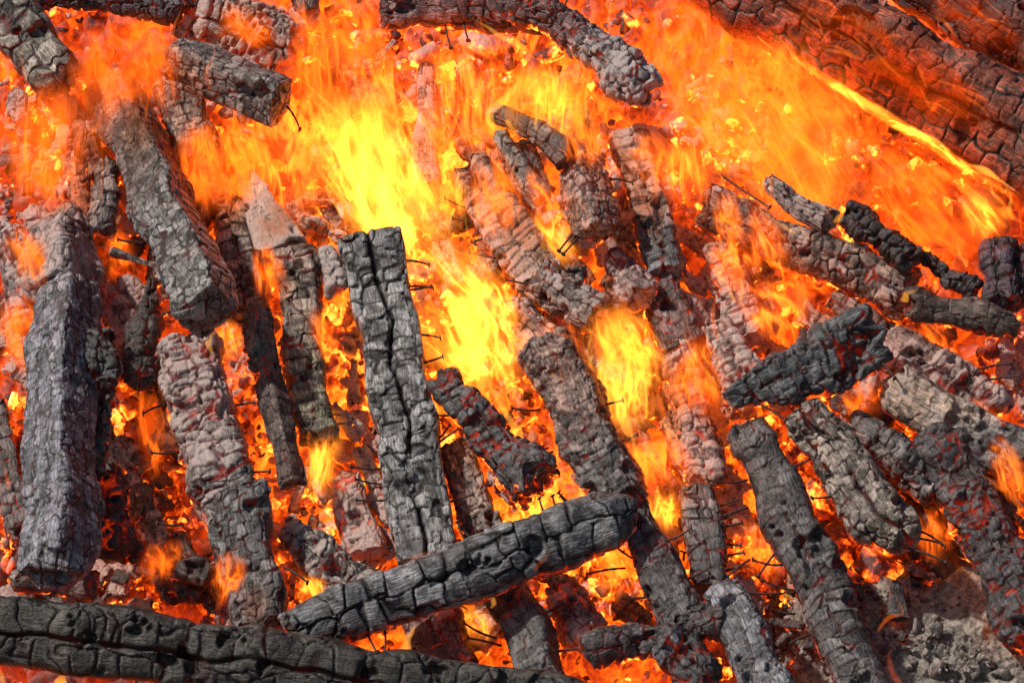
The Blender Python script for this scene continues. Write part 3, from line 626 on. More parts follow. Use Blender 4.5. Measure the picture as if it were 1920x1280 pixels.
def coals():
    rng = np.random.RandomState(5)
    src = {}
    for n, (kd, (tint, ash, glow, lab)) in enumerate(KINDS.items()):
        for v, (shp, L, ww, w1, sq, asp) in enumerate(SHAPES):
            me = timber_mesh('coal', .06 * L, ww, ww * w1, sq=sq, asp=asp, cell=(.03, .026), amp=.0035, rough=.0035, jag=.008, ash=ash, glow=glow, tint=tint,
                             seed=900 + v + 31 * n, res=.0034, lump=.012, under_dir=(0, -1, 0), crackw=.15, chip=.3, cg=.5)
            src[kd, v] = me
    blk = {}
    for n, (kd, (tint, ash, glow, lab)) in enumerate(KINDS.items()):
        for v, (L, ww, asp, sq) in enumerate(((.17, .085, .8, 5), (.13, .10, .7, 3.2), (.22, .07, .9, 4))):
            blk[kd, v] = timber_mesh('burnt_block', L, ww, ww * .85, sq=sq, asp=asp, cell=(.05, .032), amp=.009, rough=.007, jag=.025, ash=ash, glow=glow, tint=tint,
                                     seed=1500 + v + 31 * n, res=.0036, lump=.03, under_dir=(0, -1, 0), crackw=.18, cg=.4)
    def put(name, me, x, y, h, s, yaw, tilt, lab, cat, grp, flat=1.0):
        o = bpy.data.objects.new(name, me)
        q = Vector(N).to_track_quat('Y', 'Z').to_matrix().to_4x4()
        rot = Matrix.Rotation(yaw, 4, 'Y') @ Matrix.Rotation(tilt, 4, 'X')
        o.matrix_world = Matrix.Translation(P(x, y, h)) @ q @ rot @ Matrix.Diagonal((s, s * flat, s, 1))
        link(o, None, lab, cat, grp)
    zones = [  # x0,y0,x1,y1, coals, blocks, kinds, where
        (20, 180, 240, 420, 20, 5, 'pink grey pink', 'upper left'),
        (0, 400, 330, 700, 24, 6, 'grey pink dark', 'left'),
        (180, 620, 330, 1090, 26, 5, 'dark grey dark pink', 'left gap'),
        (0, 1030, 440, 1150, 22, 3, 'dark pink grey', 'above the bottom log'),
        (540, 900, 720, 1080, 14, 3, 'pink pink grey', 'left of the upright beam foot'),
        (610, 560, 690, 900, 8, 2, 'pink pale', 'left of the upright beam'),
        (540, 280, 780, 450, 12, 4, 'pale pink', 'behind the yellow flame'),
        (820, 260, 960, 520, 18, 5, 'pink pale grey', 'beside the ash-slat beam'),
        (1010, 430, 1260, 700, 24, 13, 'pink pale grey', 'around the rounded log end'),
        (1120, 690, 1350, 960, 24, 15, 'pink pink pale', 'right of the black blocky beam'),
        (1290, 440, 1440, 760, 22, 15, 'pink grey pink', 'below the curled crust'),
        (1480, 590, 1700, 800, 10, 2, 'pink dark', 'beside the splintered slab'),
        (1640, 760, 1920, 1090, 24, 7, 'grey dark dark', 'in the lower right cinders'),
        (860, 1060, 1240, 1230, 14, 2, 'pink dark', 'below the diagonal log'),
        (1180, 960, 1400, 1120, 8, 2, 'dark pink', 'at the lower centre right'),
        (1640, 600, 1920, 760, 10, 2, 'pink dark', 'around the ribbed beam'),
        (1460, 1090, 1700, 1200, 7, 0, 'dark', 'on the ash heap'),
        (560, 20, 760, 260, 6, 3, 'pink dark', 'in the flames at the top'), (340, 180, 520, 420, 4, 2, 'pink grey', 'below the hanging beam end')]
    for x0, y0, x1, y1, n, nb_, kinds, where in zones:
        kl = kinds.split()
        for i in range(int(nb_ * 1.9)):
            kd = kl[rng.randint(len(kl))]; v = rng.randint(3)
            x, y = rng.uniform(x0, x1), rng.uniform(y0, y1); s = rng.uniform(.5, 1.0)
            size = 'short' if s < .68 else 'medium' if s < .85 else 'stout'
            put('burnt_block', blk[kd, v], x, y, rng.uniform(.03, .10), s, rng.normal(.35, .5) + math.pi * (rng.rand() < .5), rng.uniform(-.25, .25),
                coal_label(kd, ('straight', 'stubby', 'long')[v], size, x, y, 'burnt block'), 'burnt block', 'burnt blocks ' + where)
        for i in range(n):
            kd = kl[rng.randint(len(kl))]; v = rng.randint(len(SHAPES))
            x, y = rng.uniform(x0, x1), rng.uniform(y0, y1); s = rng.uniform(.45, 1.35)
            size = 'tiny' if s < .65 else 'small' if s < .9 else 'middling' if s < 1.15 else 'large'
            put('loose_coal', src[kd, v], x, y, rng.uniform(.0, .055) + (.08 if where == 'on the ash heap' else 0), s, rng.uniform(0, 6.28), rng.uniform(-.5, .5),
                coal_label(kd, SHAPES[v][0], size, x, y, 'coal'), 'coal', 'loose coals ' + where, rng.uniform(.7, 1.1))
coals()

# ------------------------------------------------------------------ fine rubble: bits of char and ash flakes nobody could count
def rubble():
    rng = np.random.RandomState(17)
    base = []
    for b in range(10):
        nr, ns = 10, 8
        th = np.linspace(0, 2 * math.pi, nr, endpoint=False); ph = np.linspace(.05, math.pi - .05, ns)
        x = np.outer(np.sin(ph), np.cos(th)).ravel(); y = np.outer(np.sin(ph), np.sin(th)).ravel(); z = np.repeat(np.cos(ph), nr)
        m = np.stack([x, y, z], 1); pw_ = (3, 5, 8)[b % 3]
        m /= ((np.abs(m) ** pw_).sum(1) ** (1 / pw_))[:, None]
        m *= (1 + .28 * vn(m * 1.7 + b * 9, b))[:, None]
        m *= np.array([1, rng.uniform(.45, .8), rng.uniform(.8, 1.7)])
        base.append(m)
    q0 = grid_tube(nr, ns); nv = nr * ns
    Z = [(0, 150, 340, 720, 1.2, 'pg'), (0, 700, 340, 1150, 1.3, 'dg'), (330, 600, 760, 1180, .9, 'pg'), (480, 250, 800, 560, .6, 'pw'), (780, 230, 1460, 740, 1.3, 'pw'), (1100, 640, 1480, 1130, 1.1, 'pd'),
         (820, 740, 1100, 1250, .6, 'pd'), (1460, 560, 1920, 820, .9, 'pd'), (1480, 780, 1920, 1280, 1.5, 'dg'), (300, 0, 1000, 250, .35, 'pd'), (1500, 260, 1920, 520, .25, 'pd'), (0, -30, 1920, 1310, .22, 'pd'), (1410, 1050, 1920, 1290, 1.3, 'gg')]
    tin = {'p': ((.34, .19, .15), .8, 1.1), 'g': ((.14, .125, .12), .5, .5), 'd': ((.045, .036, .035), .05, 1.0), 'w': ((.32, .26, .24), .9, .4)}
    V_, Q_, D_, T_, P_ = [], [], [], [], []; c = 0
    for x0, y0, x1, y1, dens, kk in Z:
        n = int((x1 - x0) * (y1 - y0) / 1000 * dens * 7.0)
        xs, ys = rng.uniform(x0, x1, n), rng.uniform(y0, y1, n)
        cl = vn(np.stack([xs / 70, ys / 70, xs * 0], 1), 77)
        for i in range(n):
            if cl[i] < -.25: continue
            p = P(xs[i], ys[i]) - O; u, v = p @ R, p @ V
            h = bed_h1[0](u, v)
            s = .0045 * math.exp(rng.normal(.68, .5)) * (.5 if kk == 'gg' else 1); k = kk[0] if cl[i] + rng.normal(0, .3) > .15 else kk[1]
            m = base[rng.randint(10)] * s
            a = rng.normal(size=(3, 3)); qm, _ = np.linalg.qr(a)
            off = .10 if kk == 'gg' else 0
            V_.append(m @ qm + (O + u * R + v * V + N * (h + s * .3 + off * max(0, 1 - ((xs[i] - 1745) / 330) ** 2 - ((ys[i] - 1240) / 205) ** 2) ** .7)))
            Q_.append(q0 + c * nv); c += 1
            tint, ash, glow = tin[k]
            D_.append((.9, rng.rand(), .75 * (kk != 'gg') * (.3 + rng.rand()), .5)); T_.append(tint + (ash,)); P_.append((glow, 1, .3, 0))
    me = raw_mesh('ember_rubble', np.concatenate(V_), np.concatenate(Q_))
    for nm, L_ in (('dat', D_), ('tint', T_), ('par', P_)): add_attr(me, nm, np.repeat(np.array(L_, dtype=float), nv, 0))
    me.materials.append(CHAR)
    link(bpy.data.objects.new('ember_rubble', me), None, 'fine litter of char crumbs and ash flakes between all the beams', 'rubble', kind='stuff')
    print('rubble', c)
def mk_bed_lookup():
    us = np.arange(-2.2, 2.2, .006); vs = np.arange(-1.9, 1.9, .006)
    Um, Vm = np.meshgrid(us, vs); hh = bed_h(Um.ravel(), Vm.ravel())[0].reshape(Um.shape)
    return lambda u, v: hh[int(np.clip((v + 1.9) / .006, 0, len(vs) - 1)), int(np.clip((u + 2.2) / .006, 0, len(us) - 1))]
bed_h1 = [mk_bed_lookup()]
rubble()

# ------------------------------------------------------------------ ash heap, lower right
def ash_heap():
    n1, n2 = 260, 400
    xs = np.linspace(1390, 2100, n2); ys = np.linspace(1010, 1450, n1)
    X, Y = np.meshgrid(xs, ys); x, y = X.ravel(), Y.ravel()
    pt = np.array([P(a, b) for a, b in zip(x, y)])
    u = (x - 1745) / 330; v = (y - 1240) / 205
    q = np.stack([x / 60, y / 60, 0 * x], 1)
    r = 1 - (u * u + v * v) + .25 * fbm(q * .8, 7, 2)
    h = .12 * sst(-.05, .75, r) - .04 + .016 * fbm(q, 3, 5) + .010 * np.clip(fbm(q * 3.5, 13, 3) - .1, 0, 1) + .006 * np.clip(fbm(q * 9, 23, 2) - .2, 0, 1)
    pos = pt + N[None] * h[:, None]
    i = np.arange(n1 - 1)[:, None]; j = np.arange(n2 - 1)[None, :]
    qd = np.stack([i * n2 + j, (i + 1) * n2 + j, (i + 1) * n2 + j + 1, i * n2 + j + 1], -1).reshape(-1, 4)
    me = raw_mesh('ash_heap', pos, qd); me.materials.append(ASHM)
    link(bpy.data.objects.new('ash_heap', me), label='heap of grey-brown ash and cinder in the lower right corner', cat='ash', kind='stuff')
ash_heap()

# ------------------------------------------------------------------ flames (closed bodies of glowing gas)
def sphere_mesh(name, seed, taper=.6, nr=28, ns=24):
    th = np.linspace(0, 2 * math.pi, nr, endpoint=False); ph = np.linspace(.02, math.pi - .02, ns)
    z = -np.cos(ph); r = np.sin(ph)
    r = r * (1 - taper * .5 * (z + .3))
    Z = np.repeat(z, nr); Rr = np.repeat(r, nr)
    x = np.tile(np.cos(th), ns) * Rr; y = np.tile(np.sin(th), ns) * Rr
    co = np.stack([x, y, Z], 1)
    co *= (1 + .10 * fbm(co * 2.2, seed, 2))[:, None]
    quads = grid_tube(nr, ns)
    tris = np.stack([np.zeros(nr - 2, dtype=int), np.arange(2, nr), np.arange(1, nr - 1)], 1)
    b0 = (ns - 1) * nr
    tris2 = np.stack([np.full(nr - 2, b0), b0 + np.arange(1, nr - 1), b0 + np.arange(2, nr)], 1)
    return raw_mesh(name, co, quads, np.concatenate([tris, tris2]))

def flame_volume_mat(dims, power, scale, contrast, seed, col0=(1, .10, .006), col1=(1, .34, .035), soft=.25, veil=.12, smoke=10, stretch=.52, swirl=2.9):
    m, t = nodes('flame_gas'); nb = NB(t)
    out = nb.n('OutputMaterial'); em = nb.n('Emission'); sm = nb.n('VolumeAbsorption'); sm.inputs['Color'].default_value = (.93, .50, .16, 1)
    sh = nb.n('AddShader'); nb.l(em.outputs[0], sh.inputs[0]); nb.l(sm.outputs[0], sh.inputs[1]); nb.l(sh.outputs[0], out.inputs['Volume'])
    ob = nb.n('TexCoord').outputs['Object']
    # metric coordinates, drawn out along the flame
    mt = nb.mapping(ob, (dims[0] * scale * 1.25, dims[1] * scale * .22, dims[2] * scale * stretch), (seed * 1.7, seed * .9, seed * 2.3))
    wn = nb.n('TexNoise'); wn.inputs['Scale'].default_value = .55; wn.inputs['Detail'].default_value = 2; nb.l(mt, wn.inputs['Vector'])
    ad = nb.n('VectorMath', operation='MULTIPLY_ADD'); nb.l(wn.outputs['Color'], ad.inputs[0]); ad.inputs[1].default_value = (swirl, swirl, swirl); nb.l(mt, ad.inputs[2])
    n = nb.noise(ad.outputs[0], 1.25, 4, .6, .0)
    # thin sheets of flame: ridges of the noise
    rg = nb.m('SUBTRACT', 1.0, nb.m('MULTIPLY', nb.m('ABSOLUTE', nb.m('SUBTRACT', n, .5)), 9.0), clamp=True)
    rg = nb.m('MULTIPLY', nb.m('POWER', rg, contrast * 1.5), 1.5)
    # body: fades towards the hull, warped by the same flow
    wp = nb.n('VectorMath', operation='MULTIPLY_ADD'); nb.l(wn.outputs['Color'], wp.inputs[0]); wp.inputs[1].default_value = (2.0, 2.0, 1.6)
    sb = nb.n('VectorMath', operation='SUBTRACT'); nb.l(ob, sb.inputs[0]); sb.inputs[1].default_value = (1.0, 1.0, .8); nb.l(sb.outputs[0], wp.inputs[2])
    le = nb.n('VectorMath', operation='LENGTH'); nb.l(wp.outputs[0], le.inputs[0])
    le0 = nb.n('VectorMath', operation='LENGTH'); nb.l(ob, le0.inputs[0])
    body = nb.m('MULTIPLY', nb.mr(le.outputs['Value'], 1.0, .95 - soft - .5), nb.mr(le0.outputs['Value'], .98, .45))
    lo = nb.mr(n, .40, .62)
    s = nb.m('MULTIPLY', body, nb.m('ADD', nb.m('MULTIPLY', rg, 1.0), nb.m('ADD', veil, nb.m('MULTIPLY', lo, .22))))
    nb.l(nb.mix(nb.m('MULTIPLY', body, nb.m('ADD', rg, .0), clamp=True), col0, col1), em.inputs['Color'])
    nb.l(nb.m('MULTIPLY', s, power), em.inputs['Strength'])
    nb.l(nb.m('MULTIPLY', nb.m('ADD', nb.m('MULTIPLY', body, .2), s), smoke), sm.inputs['Density'])
    return m

FS = [0]
def flame(label, x0, y0, x1, y1, wpx, h, thick=.12, power=10, scale=9, contrast=1.6, taper=.5, veil=.12, soft=.25, col0=(1, .10, .006), col1=(1, .30, .03), group=None, h1=None, stretch=.52, swirl=2.9):
    FS[0] += 1
    p0, p1 = P(x0, y0, h), P(x1, y1, h if h1 is None else h1)
    a, f, s, L = frame(p0, p1)
    c = (p0 + p1) / 2; k = mpp(c)
    rx, ry, rz = wpx * k / 2, thick, L / 2
    me = sphere_mesh('flame', FS[0], taper)
    me.materials.append(flame_volume_mat((rx, ry, rz), power / (2 * thick) * .38, scale, contrast, FS[0], col0, col1, soft, veil, 1.1 / thick, stretch, swirl))
    o = bpy.data.objects.new('flame', me)
    mw = Matrix(((s[0] * rx, f[0] * ry, a[0] * rz, c[0]), (s[1] * rx, f[1] * ry, a[1] * rz, c[1]), (s[2] * rx, f[2] * ry, a[2] * rz, c[2]), (0, 0, 0, 1)))
    o.matrix_world = mw
    link(o, None, label, 'flame', group or 'flames rising from the embers')
    rng = np.random.RandomState(FS[0] * 7 + 1)
    ln = math.hypot(x1 - x0, y1 - y0); dx, dy = (x1 - x0) / ln, (y1 - y0) / ln
    for i in range(int(ln * wpx / 6500)):
        ta, sa = rng.uniform(.12, .75), rng.uniform(-.33, .33) * wpx
        tl = rng.uniform(.22, .6) * min(ln, 300); am = rng.uniform(5, 16); ph = rng.uniform(0, 6.3); dr = rng.uniform(-.35, .35)
        pts = []
        for q in range(6):
            e = q / 5; lat = sa + dr * tl * e + am * math.sin(ph + e * rng.uniform(3.5, 5)) * (.4 + e)
            al = ta * ln + tl * e
            pts.append((x0 + dx * al - dy * lat, y0 + dy * al + dx * lat))
        c_ = lick(None, pts, rng.uniform(4, 12), h + rng.uniform(-.3, .8) * thick, 'y' if (col1[1] > .25 and rng.rand() < .7) else 'o', part=True)
        c_.parent = o; c_.matrix_parent_inverse = mw.inverted()
    return o

def lick_mat(name, col, power):
    m, t = nodes(name); nb = NB(t)
    out = nb.n('OutputMaterial'); em = nb.n('Emission'); nb.l(em.outputs[0], out.inputs['Volume'])
    em.inputs['Color'].default_value = col + (1,); em.inputs['Strength'].default_value = power
    return m
LICK = {'y': lick_mat('flame_lick_yellow', (1, .40, .045), 52), 'o': lick_mat('flame_lick_orange', (1, .17, .012), 40), 'r': lick_mat('flame_lick_deep_orange', (1, .12, .008), 20)}
def lick(label, pts, wpx, h, kind='o', flat=.45, group=None, part=False, wob=.25):
    """one tongue of flame: a closed body swept along pts (photo places, base first), swelling low and thinning to a tip"""
    FS[0] += 1
    pw = np.array([P(x, y, h + .012 * math.sin(i * 2.1 + FS[0])) for i, (x, y) in enumerate(pts)])
    n = 34 if wob < .5 else 120; tt = np.linspace(0, len(pts) - 1, n)
    def cr(t):
        i = min(int(t), len(pts) - 2); u = t - i
        a, b, c, d = pw[max(i - 1, 0)], pw[i], pw[i + 1], pw[min(i + 2, len(pts) - 1)]
        return .5 * (2 * b + (c - a) * u + (2 * a - 5 * b + 4 * c - d) * u * u + (3 * b - a - 3 * c + d) * u ** 3)
    sp = np.array([cr(t) for t in tt]); base = sp[0].copy()
    tan = np.gradient(sp, axis=0); tan /= np.linalg.norm(tan, axis=1, keepdims=True) + 1e-9
    side = np.cross(N[None], tan); side /= np.linalg.norm(side, axis=1, keepdims=True) + 1e-9
    up = np.cross(tan, side)
    k = mpp(base); t = np.linspace(0, 1, n)
    prof = np.maximum(np.sin(math.pi * np.clip(t, 0, 1) ** .62) * (1 - .55 * t), .02)
    prof *= 1 + wob * vn(np.stack([t * 7, t * 0, t * 0 + FS[0]], 1), FS[0])
    if wob > .5: prof = (.35 + .75 * np.sin(math.pi * t) ** .5) * np.clip(1 + wob * vn(np.stack([t * 16, t * 0, t * 0], 1), 5), .25, 2) * np.sin(math.pi * np.clip(t, .005, .995)) ** .25
    W = wpx * k / 2 * prof; nr = 14
    th = np.linspace(0, 2 * math.pi, nr, endpoint=False)
    off = vn(np.stack([t * 4, t * 0 + 5, t * 0 + FS[0]], 1), 3) * W * .6
    co = (sp - base)[:, None, :] + side[:, None, :] * ((np.cos(th)[None] * W[:, None]) + off[:, None])[..., None] + up[:, None, :] * (np.sin(th)[None] * W[:, None] * flat)[..., None]
    b0 = (n - 1) * nr
    tris = np.stack([np.zeros(nr - 2, dtype=int), np.arange(2, nr), np.arange(1, nr - 1)], 1)
    tris2 = np.stack([np.full(nr - 2, b0), b0 + np.arange(1, nr - 1), b0 + np.arange(2, nr)], 1)
    me = raw_mesh('flame_tongue', co.reshape(-1, 3), grid_tube(nr, n), np.concatenate([tris, tris2]))
    me.materials.append(LICK[kind])
    o = bpy.data.objects.new('flame_tongue', me); o.location = base
    if part: COL.objects.link(o); return o
    return link(o, None, label, 'flame', group or 'small tongues of flame')

YEL = dict(col0=(1, .22, .015), col1=(1, .48, .05))
DIM = dict(col0=(1, .125, .007), col1=(1, .20, .014))
flame('brightest yellow flame rising behind the upright grey beam towards the upper left', 800, 560, 650, 120, 330, .20, .14, 20, 9, veil=.3, **YEL)
flame('long yellow flame streaming down the right side of the upright grey beam', 985, 790, 770, 420, 260, .20, .10, 21, 10, veil=.3, **YEL)
flame('orange flame curtain left of the bright yellow flame, behind the pale plank', 570, 470, 540, 90, 270, .16, .12, 11, 9, veil=.25)
flame('dim orange smoky flame over the top of the long leaning beam', 265, 270, 225, 10, 290, .44, .10, 6.5, 9, veil=.3, **DIM)
flame('dim orange smoky flame at the left edge under the grey log end', 90, 430, 90, 130, 300, .28, .12, 8, 8, veil=.35, **DIM)
flame('orange flame between the grey hanging beam end and the scaly beams', 465, 430, 430, 190, 210, .16, .1, 9, 9, veil=.2)
flame('curling orange flames under the nail-studded top log', 880, 330, 880, 40, 320, .20, .12, 11, 11, veil=.2)
flame('bright looping flame above the upper centre pile', 1010, 290, 1030, 90, 280, .36, .1, 12, 11, **YEL)
flame('broad soft orange flame filling the upper right under the huge red-brown log', 1580, 500, 1320, 0, 500, .20, .16, 11, 6.5, veil=.42, col0=(1, .17, .012), col1=(1, .25, .02), stretch=.85, swirl=4.0)
flame('orange flame sheet below the glowing edge of the huge log at the right', 1840, 530, 1620, 250, 400, .16, .12, 8.5, 7.5, veil=.3, col1=(1, .2, .013), stretch=.8, swirl=4.0)
flame('orange flames at the top between the ashy log end and the huge red-brown log', 1320, 270, 1250, -60, 340, .24, .12, 9, 8, veil=.3, col1=(1, .2, .013), stretch=.8, swirl=3.8)
flame('flames between the centre beams left of the pink flaking column', 1215, 850, 1120, 540, 210, .22, .1, 13, 11, **YEL)
flame('orange flame patch above the splintered black slab', 1500, 640, 1410, 490, 210, .22, .08, 12, 12)
flame('glow of flame above the right end of the diagonal log', 1245, 1010, 1245, 900, 120, .2, .06, 14, 13, **YEL)
flame('small yellow flame behind the long leaning beam foot', 435, 690, 400, 590, 110, .2, .05, 12, 14, **YEL)
flame('orange flame between the two narrow beams left of the upright grey beam', 590, 960, 628, 735, 100, .18, .07, 15, 12, **YEL)
flame('narrow orange flame left of the yellow-tinged blocky beam', 505, 570, 495, 445, 90, .26, .06, 12, 13)
flame('orange flame along the top edge between the two corner logs', 1850, 200, 1610, -30, 110, .16, .08, 14, 10, veil=.4)
flame('small flame at the right edge below the line of coals', 1880, 460, 1800, 350, 160, .22, .07, 12, 11, veil=.2, **YEL)
flame('orange flame low in the gap right of the pinkish crusted beam foot', 600, 1140, 575, 1070, 80, .2, .04, 14, 14, **YEL)
flame('orange flame in the deep gap right of the tall blue-grey beam', 300, 920, 262, 690, 80, .12, .05, 9, 13, **DIM)
flame('orange flame glow between the dark stub and the long rounded beam', 1450, 1110, 1400, 930, 120, .1, .05, 8, 12)
flame('flame glow under the black splintered chunk', 990, 990, 960, 920, 150, .14, .05, 14, 12, **YEL)

flame('orange flames between the left edge-on beams and the scaly beam', 235, 540, 215, 420, 90, .12, .05, 10, 12, **DIM)
flame('orange veil over the pinkish rubble right of the black blocky beam', 1240, 960, 1200, 790, 190, .26, .06, 9, 12, veil=.25)
flame('flame over the rubble right of the ash-slat beam', 1060, 520, 1020, 370, 130, .24, .06, 12, 13, **YEL)
flame('thin flame over the foot of the pinkish block stack', 500, 120, 430, -20, 150, .34, .06, 6, 11, veil=.3, **DIM)
flame('orange flame around the brown scaled beam', 400, 420, 360, 200, 130, .24, .06, 9, 11, veil=.25, **DIM)
flame('orange flame between the grey plated beam and the curled crust', 1300, 400, 1290, 240, 160, .24, .08, 13, 11, veil=.25)
flame('dull orange fire in the lower right between the burnt beams', 1760, 1080, 1740, 940, 110, .12, .05, 9, 13, **DIM)
flame('orange fire under the splintered slab', 1640, 800, 1590, 700, 110, .14, .05, 9, 12, **DIM)

flame('ragged band of fire hugging the lower edge of the huge red-brown log', 1990, 425, 1400, 55, 34, .34, .025, 15, 15, contrast=1, taper=.1, veil=.3, soft=.1, **YEL)
flame('orange flame rising at the top between the pinkish block stack and the bright yellow flame', 640, 260, 590, -40, 300, .2, .12, 10, 9, veil=.25, col0=(1, .11, .006), col1=(1, .2, .015))
flame('flame streaming over the rubble between the rounded log end and the flaking column', 1230, 740, 1120, 560, 170, .30, .06, 11, 12, **YEL)
flame('low orange flame over the rubble left of the long brown-grey log', 1420, 560, 1330, 420, 150, .2, .07, 11, 12)
flame('orange flame at the left edge over the flaky beam', 60, 720, 20, 540, 130, .22, .07, 8, 12, **DIM)
flame('orange flame licking the rubble between the ash-slat beam and the block column', 860, 440, 820, 280, 110, .2, .07, 11, 12, **YEL)
flame('orange fire at the foot of the dark upright stub', 1180, 1140, 1130, 1010, 150, .12, .05, 10, 13)
flame('orange fire at the right edge beside the burnt beam', 1925, 960, 1850, 800, 90, .26, .05, 9, 13)

flame('orange flame over the rubble between the flaking column and the splintered slab', 1345, 840, 1290, 560, 95, .20, .06, 10, 12)
flame('flame washing over the joint of the pinkish burning beam and the black blocky beam', 1090, 760, 1010, 560, 130, .30, .05, 8, 12)
flame('red-orange fire under the dark rounded log end at the right', 1790, 690, 1700, 600, 160, .14, .05, 10, 13, **DIM)
flame('red-orange fire between the ribbed beam and the pale blocky beam', 1920, 840, 1800, 740, 90, .22, .04, 9, 13, **DIM)
flame('orange flame over the glowing hollow in the upper centre pile', 1040, 430, 1000, 290, 110, .36, .05, 9, 13)
flame('flame lapping over the long brown-grey log', 1480, 520, 1390, 370, 110, .28, .05, 9, 13)
flame('flame in front of the beam with yellow-tinged blocks', 620, 700, 590, 560, 70, .28, .04, 7, 13)
flame('orange flame curtain between the grey hanging beam end and the block column', 720, 330, 660, 60, 240, .14, .1, 11, 9, veil=.2)
flame('orange fire low between the diagonal log and the ladder-cracked beam', 900, 1230, 870, 1120, 110, .16, .05, 11, 13, **YEL)
flame('orange fire in the gap left of the pinkish crusted beam foot', 330, 1110, 300, 1000, 130, .12, .05, 9, 13, **DIM)

flame('added thin orange glow veil standing in for firelight on the huge red-brown log', 1960, 290, 1360, -60, 190, .40, .04, 1.5, 6, veil=.4, col0=(1, .10, .006), col1=(1, .15, .01), stretch=.6, swirl=4)  # added veil of glow in place of flame light reflected by the log
flame('added dim red glow veil standing in for firelight on the red-black corner log', 1980, 110, 1690, -40, 150, .36, .04, 1.2, 7, veil=.4, col0=(1, .07, .004), col1=(1, .12, .008), swirl=4)  # added like the veil above, to redden the corner log

WSP = dict(col0=(1, .14, .009), col1=(1, .24, .02), veil=.05, contrast=1.3)
flame('wispy flame drifting across the upper half of the ash-slat beam', 960, 480, 900, 270, 150, .34, .05, 8, 13, **WSP)
flame('wispy flame curling over the top of the edge-on brown-grey beam', 1110, 330, 1080, 170, 150, .42, .05, 9, 13, **WSP)
flame('wispy flame over the grey plated beam', 1240, 400, 1200, 230, 120, .34, .05, 9, 13, **WSP)
flame('wispy flame drifting over the flaking column', 1310, 800, 1280, 640, 110, .3, .04, 8, 14, **WSP)
flame('wispy flame crossing the upper end of the long brown-grey log', 1400, 470, 1330, 350, 120, .3, .04, 9, 14, **WSP)
flame('wispy flame over the pinkish rubble at the left edge', 70, 560, 40, 400, 140, .3, .05, 7, 12, **WSP)
flame('wispy flame over the brown scaled beam and the pale plank top', 470, 420, 420, 240, 150, .34, .05, 7, 12, **WSP)
flame('wispy flame around the pinkish block column and splinter', 830, 360, 800, 140, 130, .32, .05, 9, 13, **WSP)
flame('wispy flame over the splinter pile right of the black blocky beam foot', 1220, 930, 1190, 800, 110, .24, .04, 9, 14, **WSP)
flame('wispy flame at the lower left above the bottom log', 420, 1150, 440, 1010, 110, .42, .04, 9, 14, **WSP)

